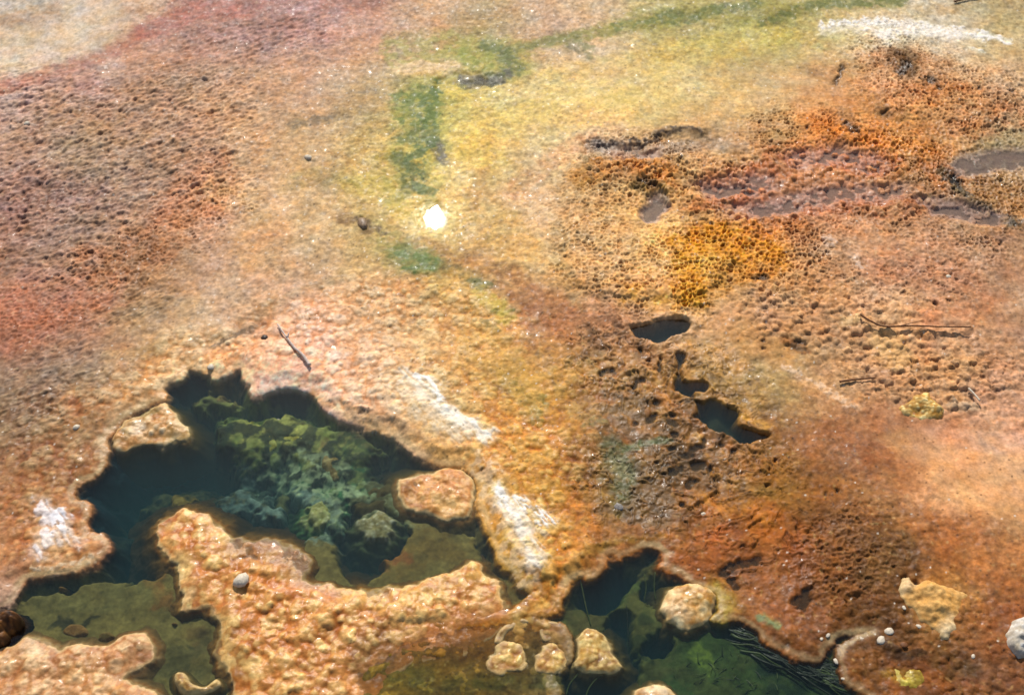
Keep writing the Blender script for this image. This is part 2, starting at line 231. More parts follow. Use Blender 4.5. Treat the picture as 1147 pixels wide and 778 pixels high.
# ---- colour strokes on the open mat
GREEN = (92,112,58); GREEN2 = (120,134,62); YEL = (224,196,88); TEAL = (78,98,72)
GROUND_PAINT = [
 # top left pale sweep and pink band
 ([(-20,60),(60,55),(120,25),(160,5)], 34, (228,204,170), .75, .3),
 ([(0,25),(60,10)], 12, (200,150,100), .5, .6),
 ([(0,100),(60,80),(120,60),(170,30),(200,5)], 12, (178,112,92), .65, .4),
 ([(165,35),(215,15),(270,10)], 16, (196,120,104), .6, .4),
 ([(280,5),(350,8),(420,4)], 14, (165,118,108), .6, .5),
 ([(255,30),(310,25),(350,20)], 10, (150,112,96), .5, .6),
 # left slope greys and olive films
 ([(60,125),(120,128)], 28, (188,152,112), .35, .7),
 ([(150,110),(215,100)], 22, (178,140,108), .4, .7),
 ([(20,165),(60,150)], 20, (160,126,100), .4, .7),
 ([(165,185),(205,170)], 20, (158,126,100), .45, .7),
 ([(0,230),(60,215),(110,225)], 26, (140,100,88), .5, .5),
 ([(0,300),(40,280),(90,262)], 24, (138,108,86), .5, .5),
 # left rust patches
 ([(10,350),(60,345),(110,325)], 34, (178,104,70), .45, .6, 1.3),
 ([(110,300),(150,285),(200,260),(240,225)], 30, (180,112,62), .5, .55, 1.2),
 ([(0,385),(50,370)], 22, (170,106,80), .45, .6),
 ([(130,290),(170,282)], 16, (140,84,46), .5, .6, 1.2),
 ([(190,240),(230,215),(250,190)], 22, (192,126,84), .5, .5, 1.0),
 ([(110,360),(160,345),(190,350)], 14, (150,120,88), .5, .5),
 ([(20,470),(60,430),(100,420)], 20, (146,112,92), .5, .6),
 ([(120,400),(160,395),(210,385),(260,375),(310,340),(370,315)], 8, (160,132,90), .6, .3, 1.2),
 ([(190,400),(230,380),(275,372),(290,368)], 5, (128,98,62), .5, .3, 1.2),
 ([(75,455),(110,440),(160,425)], 18, (210,160,116), .55, .6),
 ([(80,450),(85,460)], 10, (208,120,92), .5, .6),
 # centre tan slope
 ([(250,130),(330,80),(400,60)], 30, (206,158,114), .35, .6),
 ([(255,215),(290,245),(300,290)], 26, (216,168,112), .5, .5, 1.2),
 ([(330,205),(370,195)], 16, (176,150,84), .5, .6),
 ([(330,140),(360,135),(385,130)], 9, (140,120,88), .6, .5),
 # grey-green stream bed from the top to the centre
 ([(440,45),(490,40),(540,38)], 14, (160,150,84), .6, .5),
 ([(520,60),(560,55),(570,75)], 26, (168,164,70), .65, .3),
 ([(545,50),(570,62),(575,80)], 11, TEAL, .8, .4),
 ([(520,88),(560,85),(580,75)], 8, (112,104,88), .8, .3),
 ([(520,98),(545,90)], 6, (128,112,98), .6, .2),
 ([(455,75),(500,75)], 14, (228,190,142), .75, .3),
 ([(445,122),(480,110),(500,98)], 18, (160,160,66), .6, .7),
 ([(450,122),(484,132)], 11, (104,124,66), .8, .7, 1.2),
 ([(465,100),(475,105)], 9, (104,124,66), .7, .5, 1.2),
 ([(500,95),(515,105)], 12, (214,186,96), .8, .4),
 ([(445,158),(470,150),(490,162)], 9, (110,124,70), .7, .7, 1.2),
 ([(468,145),(472,148)], 9, (120,100,92), .6, .4),
 ([(485,160),(495,175)], 8, (112,104,94), .8, .4),
 ([(430,175),(460,185)], 16, (200,176,80), .7, .5),
 ([(445,178),(465,195),(460,205)], 12, (100,112,66), .8, .5, 1.2),
 ([(475,212),(482,216)], 8, (108,124,74), .8, .5),
 ([(440,225),(455,218)], 8, (140,136,70), .7, .5),
 ([(405,205),(430,215),(450,235)], 26, (206,178,84), .6, .4),
 ([(450,285),(470,290),(478,296)], 17, (104,122,62), .85, .5, 1.3),
 ([(440,290),(460,300)], 20, (150,142,66), .5, .5),
 ([(385,245),(405,250),(410,258)], 10, (122,98,74), .7, .4),
 ([(500,300),(530,310),(550,318)], 9, (108,104,60), .7, .5),
 ([(535,335),(560,345),(560,350)], 10, (188,160,66), .7, .5),
 ([(553,350),(575,347)], 5, (112,104,58), .7, .4),
 ([(480,270),(520,290),(560,305),(620,350)], 15, (156,112,72), .6, .5),
 ([(570,320),(610,345),(650,375)], 26, (166,110,70), .45, .5),
 ([(515,260),(520,245),(540,200),(548,140)], 9, (196,142,80), .5, .5),
 ([(488,235)], 46, (246,222,156), .65, .3, 1.2),  # cream glow around the sun glint, painted into the ground colour
 # top green line and pools of yellow
 ([(575,55),(620,45),(660,40),(720,30),(760,18),(800,12)], 9, (130,130,76), .8, .4),
 ([(630,48),(655,62),(660,66)], 6, (122,116,82), .8, .4),
 ([(690,28),(740,20),(780,18)], 16, (148,144,66), .7, .5),
 ([(750,16),(770,22),(800,12),(850,6)], 9, (92,108,64), .8, .5),
 ([(860,25),(875,18),(900,8),(950,4),(1010,4)], 9, (98,108,58), .85, .45),
 ([(840,20),(900,12)], 18, (160,148,66), .6, .5),
 ([(960,8),(1010,5)], 8, (120,116,88), .6, .5),
 ([(620,90),(700,75),(780,60),(850,42)], 24, (232,202,110), .5, .5),
 ([(860,38),(900,42)], 16, (212,190,96), .6, .4),
 ([(560,140),(620,130),(690,120)], 32, (232,198,104), .5, .4),
 ([(530,165),(545,175)], 24, (224,198,96), .6, .4),
 ([(570,215),(600,195),(630,170),(660,158)], 13, (214,146,98), .55, .5),
 ([(560,255),(585,280)], 26, (230,186,108), .5, .4),
 ([(700,75),(760,100),(830,110)], 26, (224,184,118), .35, .5),
 # white sinter at the upper right
 ([(925,32),(960,26),(1010,25),(1060,35),(1100,40)], 9, (240,230,216), .85, .45, 1.6, .03),
 ([(990,38),(1020,35),(1070,40)], 10, (240,228,214), .8, .45, 1.4, .03),
 ([(1100,38),(1130,46)], 5, (240,232,220), .8, .3),
 ([(1085,55),(1100,58)], 4, (236,226,210), .7, .3),
 ([(915,52),(920,54)], 7, (222,212,160), .7, .4),
 ([(930,15),(1000,14),(1080,10)], 10, (206,166,102), .5, .5),
 # far right red-orange belt
 ([(985,70),(1030,75),(1060,95)], 20, (172,108,52), .55, .5),
 ([(1010,60),(1020,75),(1015,82)], 11, (110,72,26), .8, .4, 1.2),
 ([(1035,95),(1044,93)], 6, (82,52,22), .8, .2, 1.2),
 ([(1010,104),(1040,102),(1080,100)], 8, (160,92,34), .6, .5),
 ([(1040,110),(1090,115),(1120,118)], 22, (188,112,50), .55, .5),
 ([(1080,140),(1147,130)], 22, (196,118,72), .4, .6),
 ([(900,135),(940,148),(990,160),(1040,168)], 11, (208,128,48), .65, .5),
 ([(1040,150),(1050,185),(1060,200)], 20, (186,108,38), .6, .5),
 ([(945,115),(980,118),(1010,130)], 16, (198,138,80), .6, .4),
 ([(985,122),(992,130)], 8, (150,112,80), .6, .3),
 ([(895,75),(930,90),(945,75)], 8, (150,108,62), .5, .6),
 ([(800,150),(830,145),(880,155)], 16, (160,130,92), .6, .5),
 ([(880,170),(930,180),(1000,185)], 20, (178,92,40), .55, .55),
 ([(800,205),(850,195),(890,180)], 18, (172,92,34), .65, .5),
 ([(775,235),(800,228),(850,215)], 14, (170,88,34), .6, .5),
 ([(900,235),(960,225),(1020,230)], 16, (170,92,44), .6, .55),
 ([(800,215),(832,208),(842,205)], 11, (158,116,104), .8, .2, 1.7),  # violet-grey film patches start here, sky reflection painted in
 ([(900,178),(930,172)], 12, (182,130,112), .7, .3, 1.7),
 ([(850,232),(890,222),(920,215)], 12, (150,108,100), .8, .3, 1.8),
 ([(1078,182),(1110,178),(1147,176)], 16, (116,104,96), .85, .3, 1.5),
 ([(1055,190),(1070,205),(1090,230),(1130,250)], 7, (82,70,40), .8, .4, 1.2),
 ([(1060,232),(1080,238)], 14, (118,98,88), .8, .3, 1.6),
 ([(1035,225),(1050,222)], 8, (150,118,100), .7, .3),
 ([(1100,205),(1147,225)], 24, (140,92,40), .6, .5),
 ([(1120,265),(1147,262)], 12, (128,100,86), .6, .4),
 # grey mud shelf above the honeycomb fan
 ([(665,162),(700,168),(740,168),(790,160),(830,165)], 10, (150,128,112), .85, .2, 1.3),
 ([(735,150),(770,147),(790,150)], 7, (140,122,104), .8, .2, 1.3),
 ([(655,190),(665,175)], 9, (134,124,92), .6, .5),
 ([(625,260),(628,300),(650,340)], 10, (160,140,98), .6, .5, 1.0),
 # honeycomb fan
 ([(650,205),(665,195)], 18, (200,132,32), .7, .45, 1.2),
 ([(690,185),(720,190),(750,205)], 20, (180,108,22), .7, .5, 1.2),
 ([(715,210),(735,214),(742,220)], 10, (92,72,22), .75, .4, 1.2),
 ([(728,240),(738,228)], 11, (138,124,116), .9, .2, 1.1),
 ([(660,250),(640,310)], 26, (212,156,92), .5, .5, 1.0),
 ([(690,300),(730,280)], 34, (218,162,92), .45, .5, 1.0),
 ([(765,275),(770,310),(775,335)], 17, (196,132,18), .9, .3, 1.0),
 ([(790,270),(830,275),(860,280)], 24, (202,128,14), .85, .35, 1.2),
 ([(770,320),(820,315),(860,300)], 20, (190,120,28), .65, .45, 1.2),
 ([(700,330),(750,340),(770,330)], 15, (200,140,40), .65, .5),
 ([(850,262),(890,255)], 16, (186,112,44), .5, .5),
 ([(845,312),(855,312)], 6, (88,60,28), .8, .2),
 ([(930,270),(925,280)], 10, (206,168,138), .6, .6),
 ([(955,290),(965,300)], 8, (206,168,138), .6, .6),
 ([(880,320),(930,330)], 16, (190,140,84), .5, .5),
 ([(1000,300),(1060,310),(1090,340),(1050,352)], 30, (190,120,80), .5, .5),
 # right nodule field
 ([(985,380),(1010,400),(1000,405)], 15, (210,160,98), .7, .3),
 ([(945,362),(955,360)], 8, (206,164,108), .6, .3),
 ([(1070,452),(1085,455)], 10, (176,140,104), .7, .3),
 ([(880,382),(895,388),(902,395)], 7, (140,84,40), .75, .2),
 ([(890,388),(900,392)], 4, (96,80,66), .8, .2),
 ([(880,412),(930,440),(960,455)], 7, (232,186,148), .6, .55),
 ([(1010,470),(1060,470),(1147,478)], 12, (176,110,64), .5, .5),
 ([(790,360),(850,380),(870,400)], 20, (198,142,82), .55, .4),
 # right pale apron
 ([(1010,500),(1060,515),(1147,530)], 24, (224,166,114), .75, .25, 1.3),
 ([(1060,540),(1147,560)], 26, (226,172,120), .7, .25, 1.3),
 ([(1020,545),(1060,545)], 18, (208,142,96), .5, .4),
 ([(990,510),(975,500)], 16, (150,96,66), .6, .6),
 ([(1000,560),(1040,580)], 16, (160,104,62), .6, .5),
 # brown right middle
 ([(930,480),(970,520),(1000,545)], 18, (150,96,62), .55, .6),
 ([(985,600),(1000,610),(1010,625)], 26, (110,74,38), .75, .4, 1.2),
 ([(930,600),(960,590)], 30, (138,84,40), .5, .55, 1.2),
 ([(1040,590),(1100,595)], 26, (160,96,42), .6, .5),
 ([(1010,640),(1000,660)], 22, (104,70,32), .7, .5, 1.2),
 ([(960,690),(1000,690)], 26, (104,68,30), .7, .5, 1.2),
 ([(940,620),(880,640)], 30, (146,88,40), .5, .6),
 ([(1075,700),(1100,690),(1147,660)], 22, (156,98,56), .5, .5),
 ([(1090,640),(1147,620)], 22, (190,126,80), .5, .4),
 # brown basin with rings
 ([(690,430),(740,410),(760,440),(740,480),(700,490)], 36, (160,98,48), .35, .5),
 ([(700,375),(660,350)], 26, (172,108,68), .4, .5),
 ([(780,385),(830,410)], 14, (186,138,72), .6, .4),
 ([(845,430),(870,450),(880,475)], 13, (122,92,52), .5, .65),
 ([(835,465),(860,478)], 6, (196,148,66), .7, .2),
 ([(720,425),(780,475),(820,500)], 6, (184,116,60), .5, .3),
 ([(690,500),(700,520),(695,560)], 18, (108,104,62), .7, .45, 1.0),
 ([(700,502),(725,494),(745,490)], 7, (104,112,70), .8, .4),
 ([(690,520),(705,522)], 8, (150,142,98), .6, .4, 1.0),
 ([(730,520),(735,560)], 26, (126,88,48), .55, .5, 1.0),
 ([(680,490),(690,495)], 6, (112,120,84), .7, .3),
 ([(760,545),(780,560)], 22, (160,98,50), .5, .5),
 ([(800,500),(790,530),(770,520)], 22, (118,82,48), .55, .5),
 ([(800,560),(830,570),(850,580)], 20, (196,128,44), .65, .4),
 ([(840,520),(870,530)], 22, (170,106,42), .5, .4),
 ([(820,600),(860,580),(880,600)], 28, (180,102,42), .55, .4),
 ([(905,548),(940,545)], 20, (184,116,52), .5, .5),
 ([(645,520),(650,545),(655,570)], 14, (172,112,64), .5, .5, 1.0),
 # bank between pool and basin: peach crust, yellow, white sinter
 ([(330,350),(390,335),(450,320)], 26, (232,184,138), .55, .4),
 ([(400,370),(450,360),(490,390)], 34, (234,180,128), .5, .5),
 ([(300,400),(360,420),(420,450)], 24, (228,170,124), .45, .5),
 ([(500,320),(540,340),(560,370)], 24, (228,186,92), .5, .5),
 ([(530,410),(560,430),(590,450)], 28, (200,160,72), .5, .6),
 ([(570,430),(600,460)], 16, (150,122,56), .5, .65),
 ([(560,480),(600,520)], 30, (216,162,84), .5, .5),
 ([(350,440),(400,466),(450,488),(500,512)], 8, (226,186,128), .6, .4),
 ([(452,425),(475,435),(490,455),(510,470),(545,488)], 8, (246,238,222), .95, .25, 1.2, .02),
 ([(480,420),(500,450),(545,490)], 13, (240,224,196), .7, .5, 1.1, .02),
 ([(440,430),(470,470),(520,500)], 18, (238,212,172), .6, .5, 1.2, .03),
 ([(555,548),(570,570),(585,590),(600,630)], 8, (244,236,226), .9, .35, 1.0, .02),
 ([(575,570),(600,575),(612,590)], 13, (240,230,216), .85, .4, 1.0, .02),
 ([(580,600),(600,610)], 14, (238,220,192), .7, .5, 1.0, .02),
 ([(620,600),(635,620),(625,650)], 22, (216,160,84), .6, .4, 1.0),
 ([(600,670),(615,680)], 12, (206,156,84), .6, .4),
 ([(655,620),(690,605),(740,600)], 7, (160,130,62), .6, .4),
 ([(640,560),(660,590)], 12, (196,130,64), .5, .5),
 # left bank lobes
 ([(45,565),(55,590),(50,620)], 13, (222,204,186), .7, .5, 1.0, .02),
 ([(60,580),(80,600),(70,615)], 14, (226,206,184), .6, .6, 1.0, .02),
 ([(40,640),(70,632),(100,622)], 6, (206,160,100), .7, .3),
 ([(0,560),(20,600),(15,640)], 14, (166,114,84), .5, .5, 1.0),
 ([(0,520),(40,500),(70,520)], 18, (164,112,84), .5, .6),
 ([(100,500),(110,515),(98,525)], 11, (168,122,82), .8, .2, 1.0),
 ([(130,440),(175,415),(200,395)], 16, (214,162,112), .5, .5),
 ([(240,400),(255,405),(262,395)], 13, (206,142,82), .6, .4),
 # bottom middle dark wet mat
 ([(400,760),(480,755),(560,765),(600,775)], 30, (150,116,56), .8, .4),
 ([(380,720),(440,712),(500,700),(560,690)], 24, (176,112,50), .85, .35),
 ([(420,735),(500,728),(560,725)], 14, (136,94,44), .6, .5), ([(450,750),(520,765)], 16, (100,94,54), .6, .55),
 ([(560,700),(600,700),(620,720)], 18, (136,100,46), .6, .5),
 ([(540,760),(620,760)], 14, (96,92,48), .8, .3),
 # bottom right details
 ([(800,660),(815,675),(805,690)], 16, (168,130,42), .75, .3, 1.0),
 ([(855,690),(870,700)], 7, (120,128,80), .7, .5),
 ([(855,720),(880,735)], 10, (176,110,44), .6, .3),
 ([(1000,755),(1020,760)], 12, (170,150,50), .7, .4),
 ([(990,720),(1010,735),(1030,730)], 9, (52,38,18), .8, .3),
 ([(1060,730),(1080,765)], 20, (80,66,30), .6, .5, 1.0),
 ([(1000,775),(950,760),(970,740)], 16, (140,92,40), .6, .4),
 ([(1100,760),(1147,770)], 16, (130,86,70), .6, .6),
 ([(1040,760),(1100,778)], 14, (150,96,40), .5, .5),
]

POST = [
 # white sinter, crisp and broken
 ([(400,440),(460,455),(520,488)],16,(240,212,172),.5,.9,1.1,.02), ([(540,520),(560,570),(590,640)],16,(238,208,166),.5,.9,1.0,.02),
 ([(452,426),(474,440),(490,456),(510,472),(548,492)],9,(244,228,202),.85,.75,1.0,-.013,.6), ([(470,424),(482,434),(492,450)],5,(250,242,228),.9,.8,1.0,-.011,.5), ([(488,446),(500,464),(520,476),(546,490)],4,(250,242,226),.85,.5,1.0,-.011,.5),
 ([(460,440),(485,466),(520,490)],14,(242,220,184),.5,.9,1.1,-.008),
 ([(556,548),(566,568),(582,590),(600,632)],8,(244,232,214),.85,.75,1.0,-.013,.6), ([(558,552),(570,570),(584,582)],4,(250,244,234),.85,.45,1.0,-.011,.5), ([(578,566),(600,574),(612,586)],8,(248,242,232),.9,.9,1.0,-.005,.6),
 ([(575,575),(592,600),(602,626)],15,(242,224,194),.5,.9,1.0,-.008),
 ([(46,566),(58,574),(54,598),(42,620)],9,(240,228,222),.85,.75,1.0,-.013), ([(64,580),(74,577),(73,588),(66,596)],6,(248,243,242),.9,.8,1.0,-.011), ([(56,606),(74,600),(92,610)],8,(240,222,204),.75,.75,1.0,-.013), ([(40,640),(70,632),(104,622)],3,(236,210,170),.7,.6,1.0,.01),
 ([(922,30),(955,25),(1000,26),(1050,33),(1105,42)],6,(248,240,230),.9,.92,1.5,.009,.6), ([(960,30),(990,38),(1030,37),(1070,42)],4,(246,236,224),.85,.7,1.4,.012,.5), ([(990,42),(1000,46)],5,(244,232,218),.8,.6,1.4,.012), ([(1102,38),(1130,47)],3,(244,236,226),.85,.4),([(1088,55),(1102,58)],2.5,(242,232,220),.8,.3), ([(930,34),(1010,32),(1080,40)],12,(236,220,196),.4,.8,1.6,.016),
 ([(452,76),(480,74),(502,76)],10,(236,204,160),.7,.5,1.5,.02),
 ([(925,266),(930,274)],7,(226,196,172),.6,.9,1.2,.010), ([(958,290),(966,300)],6,(226,196,172),.6,.9,1.2,.010), ([(880,412),(905,424),(930,440),(958,456)],5,(236,200,164),.55,.95,1.2,.012),
 ([(700,470),(740,520),(720,560)],44,(104,80,48),.7,.75,1.0,.03), ([(780,470),(800,520)],36,(108,78,44),.65,.8,1.0,.03), ([(940,600),(980,640)],30,(120,78,40),.5,.8,1.0,.03), ([(690,400),(740,390)],20,(150,100,56),.5,.8,1.0,.02),
 # green growth in the trickle
 ([(445,60),(500,50),(550,58),(575,75)],22,(168,160,84),.6,.9,1.4,.035), ([(500,100),(465,130),(470,160),(455,200),(470,215)],30,(160,154,74),.6,.9,1.2,.035), ([(440,270),(475,295)],20,(150,140,68),.55,.75,1.2,.018), ([(580,55),(660,40),(750,20),(860,8),(1000,4)],12,(158,148,72),.6,.75,1.5,.018),
 ([(492,98),(474,122),(486,150),(462,182),(470,206)],11,(78,104,62),.8,.95,1.2,.030),
 ([(548,52),(566,60),(576,76),(556,84)],11,(104,112,60),.8,.85,1.2,.030), ([(522,62),(540,70)],14,(136,144,62),.7,.6,1.2,.030), ([(520,88),(548,90),(572,82)],6,(96,92,84),.75,.5,1.4,.030),
 ([(450,112),(470,108),(484,120),(478,134),(456,138)],13,(106,120,54),.85,.85,1.2,.030), ([(448,156),(470,152),(490,150)],10,(108,116,58),.8,.85,1.3,.030), ([(492,164),(498,178)],6,(90,86,80),.75,.4,1.0,.026),
 ([(446,176),(462,188),(456,204)],9,(102,108,54),.8,.88,1.1,.026), ([(472,210),(484,214)],6,(110,120,58),.8,.4,1.3,.026), ([(430,228),(452,216)],7,(124,128,72),.7,.6,1.3,.026),
 ([(446,282),(466,284),(480,294),(462,300)],11,(92,112,50),.9,.5,1.3,.026), ([(526,316),(545,322)],6,(104,110,58),.7,.5,1.3,.026), ([(552,350),(572,347)],4,(96,100,50),.8,.4,1.3,.026), ([(545,362),(552,368)],4,(120,110,50),.6,.5,1.2,.026),
 ([(578,54),(620,45),(645,41),(662,62)],5,(124,122,70),.75,.5,1.4,.032), ([(690,30),(740,24),(772,22),(800,12),(850,5)],6,(110,116,56),.85,.85,1.4,.032), ([(856,26),(878,18),(905,8),(960,4),(1010,3)],7,(108,112,52),.85,.9,1.4,.032), ([(736,20),(770,22)],7,(100,108,56),.8,.85,1.4,.030),
 ([(570,430),(592,452),(600,468)],10,(136,122,56),.6,.7,1.1,.012), ([(606,444),(612,452)],4,(116,116,56),.7,.5,1.1,.012), ([(650,478),(672,470)],5,(128,116,60),.6,.6,1.1,.012),
 ([(684,500),(700,520),(696,548)],13,(92,98,60),.7,.55,1.0,.014), ([(704,500),(728,494),(748,490)],5,(98,110,70),.75,.5,1.2,.012), ([(692,516),(706,530)],7,(150,146,104),.6,.6,1.0,.010),
 # dark cracks and lines, with the ledge's thin shadow painted in
 ([(232,392),(262,378),(290,368)],2.5,(92,74,52),.8,.4,1.2,.012), ([(1058,200),(1066,190),(1078,214),(1112,236),(1147,252)],4,(62,52,36),.85,.4,1.1,.012), ([(330,140),(356,136),(372,132)],5,(122,104,80),.7,.5,1.5,.014),
 ([(398,244),(416,250),(430,262)],4,(98,80,60),.75,.5,1.3,.012), ([(388,108),(420,100)],4,(150,128,98),.7,.5,1.4,.014), ([(388,200),(396,205)],3,(96,92,64),.7,.4),
 ([(666,158),(684,160),(702,162),(722,160),(734,154),(748,147),(768,145),(786,148)],2.2,(72,58,48),.85,.15,1.1,.012),  # shadow line under the ledge, painted as a dark stroke
 ([(1000,62),(1016,72),(1016,84)],8,(92,60,26),.75,.5,1.1,.012), ([(985,72),(1010,68),(1024,80)],4,(120,76,30),.7,.5,1.2,.012),
 # yellow growth, and cream glow painted around the sun glint
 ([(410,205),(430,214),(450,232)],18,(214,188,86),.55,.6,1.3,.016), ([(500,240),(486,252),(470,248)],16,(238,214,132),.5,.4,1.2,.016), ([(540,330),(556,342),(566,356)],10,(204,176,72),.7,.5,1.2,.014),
 ([(530,380),(560,400),(590,440)],22,(208,158,66),.45,.6,1.1,.016), ([(500,96),(515,106)],8,(222,192,92),.7,.5,1.2,.014), ([(585,130),(640,110),(700,105)],20,(236,206,108),.4,.6,1.4,.02),
 ([(800,662),(812,676),(806,690)],11,(176,150,56),.7,.5,1.0,.012), ([(852,690),(870,700)],5,(126,138,92),.8,.5,1.2,.010),
 # pale floors between nodules
 ([(984,378),(1008,396),(1004,408)],11,(220,172,112),.75,.35,1.2,.012), ([(1070,452),(1084,455)],7,(190,158,124),.8,.3,1.2,.012), ([(945,362),(954,360)],6,(218,176,122),.7,.4,1.2,.012),
]

# hollows with dark wet film, their shade painted in as well (points, radius, depth, colour)
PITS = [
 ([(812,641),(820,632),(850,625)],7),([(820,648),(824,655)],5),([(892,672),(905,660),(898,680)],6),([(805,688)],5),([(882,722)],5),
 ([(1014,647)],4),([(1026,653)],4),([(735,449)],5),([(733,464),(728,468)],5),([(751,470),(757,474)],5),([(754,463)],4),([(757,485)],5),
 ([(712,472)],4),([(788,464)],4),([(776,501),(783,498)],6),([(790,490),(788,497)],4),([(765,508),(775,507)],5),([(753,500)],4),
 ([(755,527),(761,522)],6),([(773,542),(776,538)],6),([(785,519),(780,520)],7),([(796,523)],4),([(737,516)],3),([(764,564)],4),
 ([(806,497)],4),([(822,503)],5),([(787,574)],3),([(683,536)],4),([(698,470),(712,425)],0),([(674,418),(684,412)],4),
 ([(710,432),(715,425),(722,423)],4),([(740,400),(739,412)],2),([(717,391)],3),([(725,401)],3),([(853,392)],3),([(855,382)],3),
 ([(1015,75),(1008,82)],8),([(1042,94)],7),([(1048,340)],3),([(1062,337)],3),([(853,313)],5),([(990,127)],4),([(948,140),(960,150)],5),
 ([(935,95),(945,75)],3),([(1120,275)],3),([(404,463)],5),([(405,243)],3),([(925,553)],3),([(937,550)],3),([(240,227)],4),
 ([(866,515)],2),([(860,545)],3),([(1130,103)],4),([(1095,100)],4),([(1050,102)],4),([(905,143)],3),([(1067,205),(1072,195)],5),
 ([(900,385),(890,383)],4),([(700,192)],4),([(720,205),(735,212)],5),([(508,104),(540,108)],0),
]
# raised lips and rings (points, width, height mm)
RIMS = [
 ([(728,446),(740,443),(747,450),(752,458),(765,463),(770,475),(768,487)],3.0,4),
 ([(775,515),(790,512),(800,520),(800,532)],3,3),
 ([(773,566),(785,558),(800,548)],3,5),
 ([(840,500),(848,505),(855,500),(850,493)],3,3),
 ([(858,515),(862,535),(850,550)],3,3),([(840,588),(850,578)],3,4),([(866,575),(862,585)],3,3),([(842,612),(846,602),(855,598)],3,3),
 ([(905,530),(900,545)],3,3),([(648,535),(655,540),(648,546),(642,540)],3,4),([(645,555),(652,552)],4,4),
 ([(710,410),(725,412),(730,420)],3,4),([(748,395),(750,440)],3,3),([(690,420),(705,415)],3,3),([(964,358),(985,372),(1020,371),(1085,371)],4,6),
 ([(1000,350),(1060,356),(1085,365),(1095,340)],4,3),([(700,600),(730,605)],3,2),([(1060,205),(1080,222),(1120,245),(1147,252)],4,5),
 ([(980,120),(1000,122),(1006,132)],4,5),([(945,143),(960,145),(968,153)],4,5),
 ([(405,470),(400,462),(410,460)],4,3),
]
STEPS = [([(660,158),(680,159),(700,162),(720,161),(730,155),(745,148),(765,146),(785,148)], 5, -3)]

# texture fields (points, radius, strength, breakup, squash)
F_HONEY = [ ([(110,300),(160,280),(210,250),(250,215)],40,1.0,.2,1.2), ([(20,350),(80,330)],50,.7,.2,1.2), ([(0,240),(80,220)],60,.4,.4),
            ([(680,200),(720,190),(760,200)],46,.9,0,1.1), ([(665,220),(660,290),(700,320),(740,290)],44,.8,.1,1.1), ([(765,270),(775,330)],26,1.0,0,1.0), ([(790,285),(850,285),(900,280)],46,1.0,.05,1.1),
            ([(1000,70),(1050,105),(1120,125)],50,1.0,.15,1.2), ([(880,150),(960,160),(1060,190)],48,.9,.1), ([(1090,215),(1147,225)],50,1.0,.1), ([(820,205),(780,240)],40,.8,.2), ([(920,235),(1020,240),(1100,270)],40,.7,.3),
            ([(860,320),(940,320),(1060,310)],50,.5,.4), ([(940,610),(960,640)],50,.55,.3,1.2), ([(240,190),(250,160)],30,.6,.4), ([(830,520),(880,520)],24,.35,.3), ([(980,420),(1100,420)],50,.4,.4) ]
F_FAN = [([(690,215),(690,290),(760,290),(800,240),(760,200)],56,1,0,1.25,.12), ([(900,200),(1000,190),(1080,180)],60,.25,0,1.3,.3), ([(1030,90),(1090,110)],50,.8,0,1.4,.2)]
F_NODULE = [([(880,350),(950,365),(1000,400),(1060,430)],60,1.0,.3), ([(1090,400),(1147,430)],50,.6,.4), ([(930,320),(1050,310)],60,.45,.5),
            ([(680,190),(740,200)],30,1.0,.2,1.2), ([(800,210),(880,190),(1000,190)],44,1.0,.25), ([(790,240),(900,240)],30,.9,.2),
            ([(960,690),(1100,740)],80,.5,.5,1.0),([(960,225),(1040,225)],30,.8,.3),
            ([(1000,640),(940,600)],60,.4,.5,1.0)]
F_LUMP = [ ([(330,370),(420,350),(480,340),(540,370)],60,1.0,.1), ([(400,420),(480,430),(560,470),(600,520)],70,1.0,.1),
           ([(600,580),(610,640),(610,675)],40,1.0,.1,1.0), ([(660,420),(640,480),(630,540)],50,.6,.2),
           ([(110,450),(170,420),(220,395),(270,390)],40,.9,.2), ([(60,500),(40,560),(60,620)],60,.9,.2,1.0),
           ([(400,190),(440,220),(500,240)],50,.5,.3), ([(560,210),(600,280)],60,.35,.4), ([(700,430),(720,500),(780,540)],80,.25,.4,1.0)]
F_RIPPLE = [ ([(40,130),(120,150),(220,120)],80,1.0,.2), ([(40,220),(120,220),(200,190)],80,1.0,.2), ([(60,400),(40,460)],60,.6,.3),
             ([(240,60),(330,40)],50,.6,.3), ([(400,150),(440,160)],40,.3,.4), ([(60,290),(20,280)],60,.8,.2), ([(120,340),(160,330)],40,.7,.3) ]
F_SMOOTH = [ ([(1030,500),(1147,550)],50,1.0,0), ([(0,50),(100,30)],50,.8,0), ([(830,80),(900,110)],60,.6,0), ([(700,90),(780,110)],60,.5,0),
             ([(830,370),(870,400)],30,.6,0), ([(830,600),(880,560)],50,.6,0)]
F_MEANDER = [([(690,400),(760,420),(800,480),(780,560),(700,540)],60,1,.2,1.0), ([(830,520),(870,590),(820,620)],50,.8,.4,1.0), ([(680,320),(640,350)],40,.4,.4), ([(930,640),(960,600)],50,.5,.5,1.0),
             ([(950,140),(1000,130)],30,.7,.3), ([(1060,340),(1000,350)],30,.4,.4)]
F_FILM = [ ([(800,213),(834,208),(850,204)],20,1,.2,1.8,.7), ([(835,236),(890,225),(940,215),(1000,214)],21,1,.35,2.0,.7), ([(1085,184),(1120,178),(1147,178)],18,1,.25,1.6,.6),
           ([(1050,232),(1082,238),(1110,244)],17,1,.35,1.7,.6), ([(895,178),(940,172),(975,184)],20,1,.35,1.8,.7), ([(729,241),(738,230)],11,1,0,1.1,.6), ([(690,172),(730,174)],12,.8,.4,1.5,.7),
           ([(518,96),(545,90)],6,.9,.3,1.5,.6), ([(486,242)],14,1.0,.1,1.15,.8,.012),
           ([(1030,225),(1050,222)],9,.9,.3,1.6,.6)]

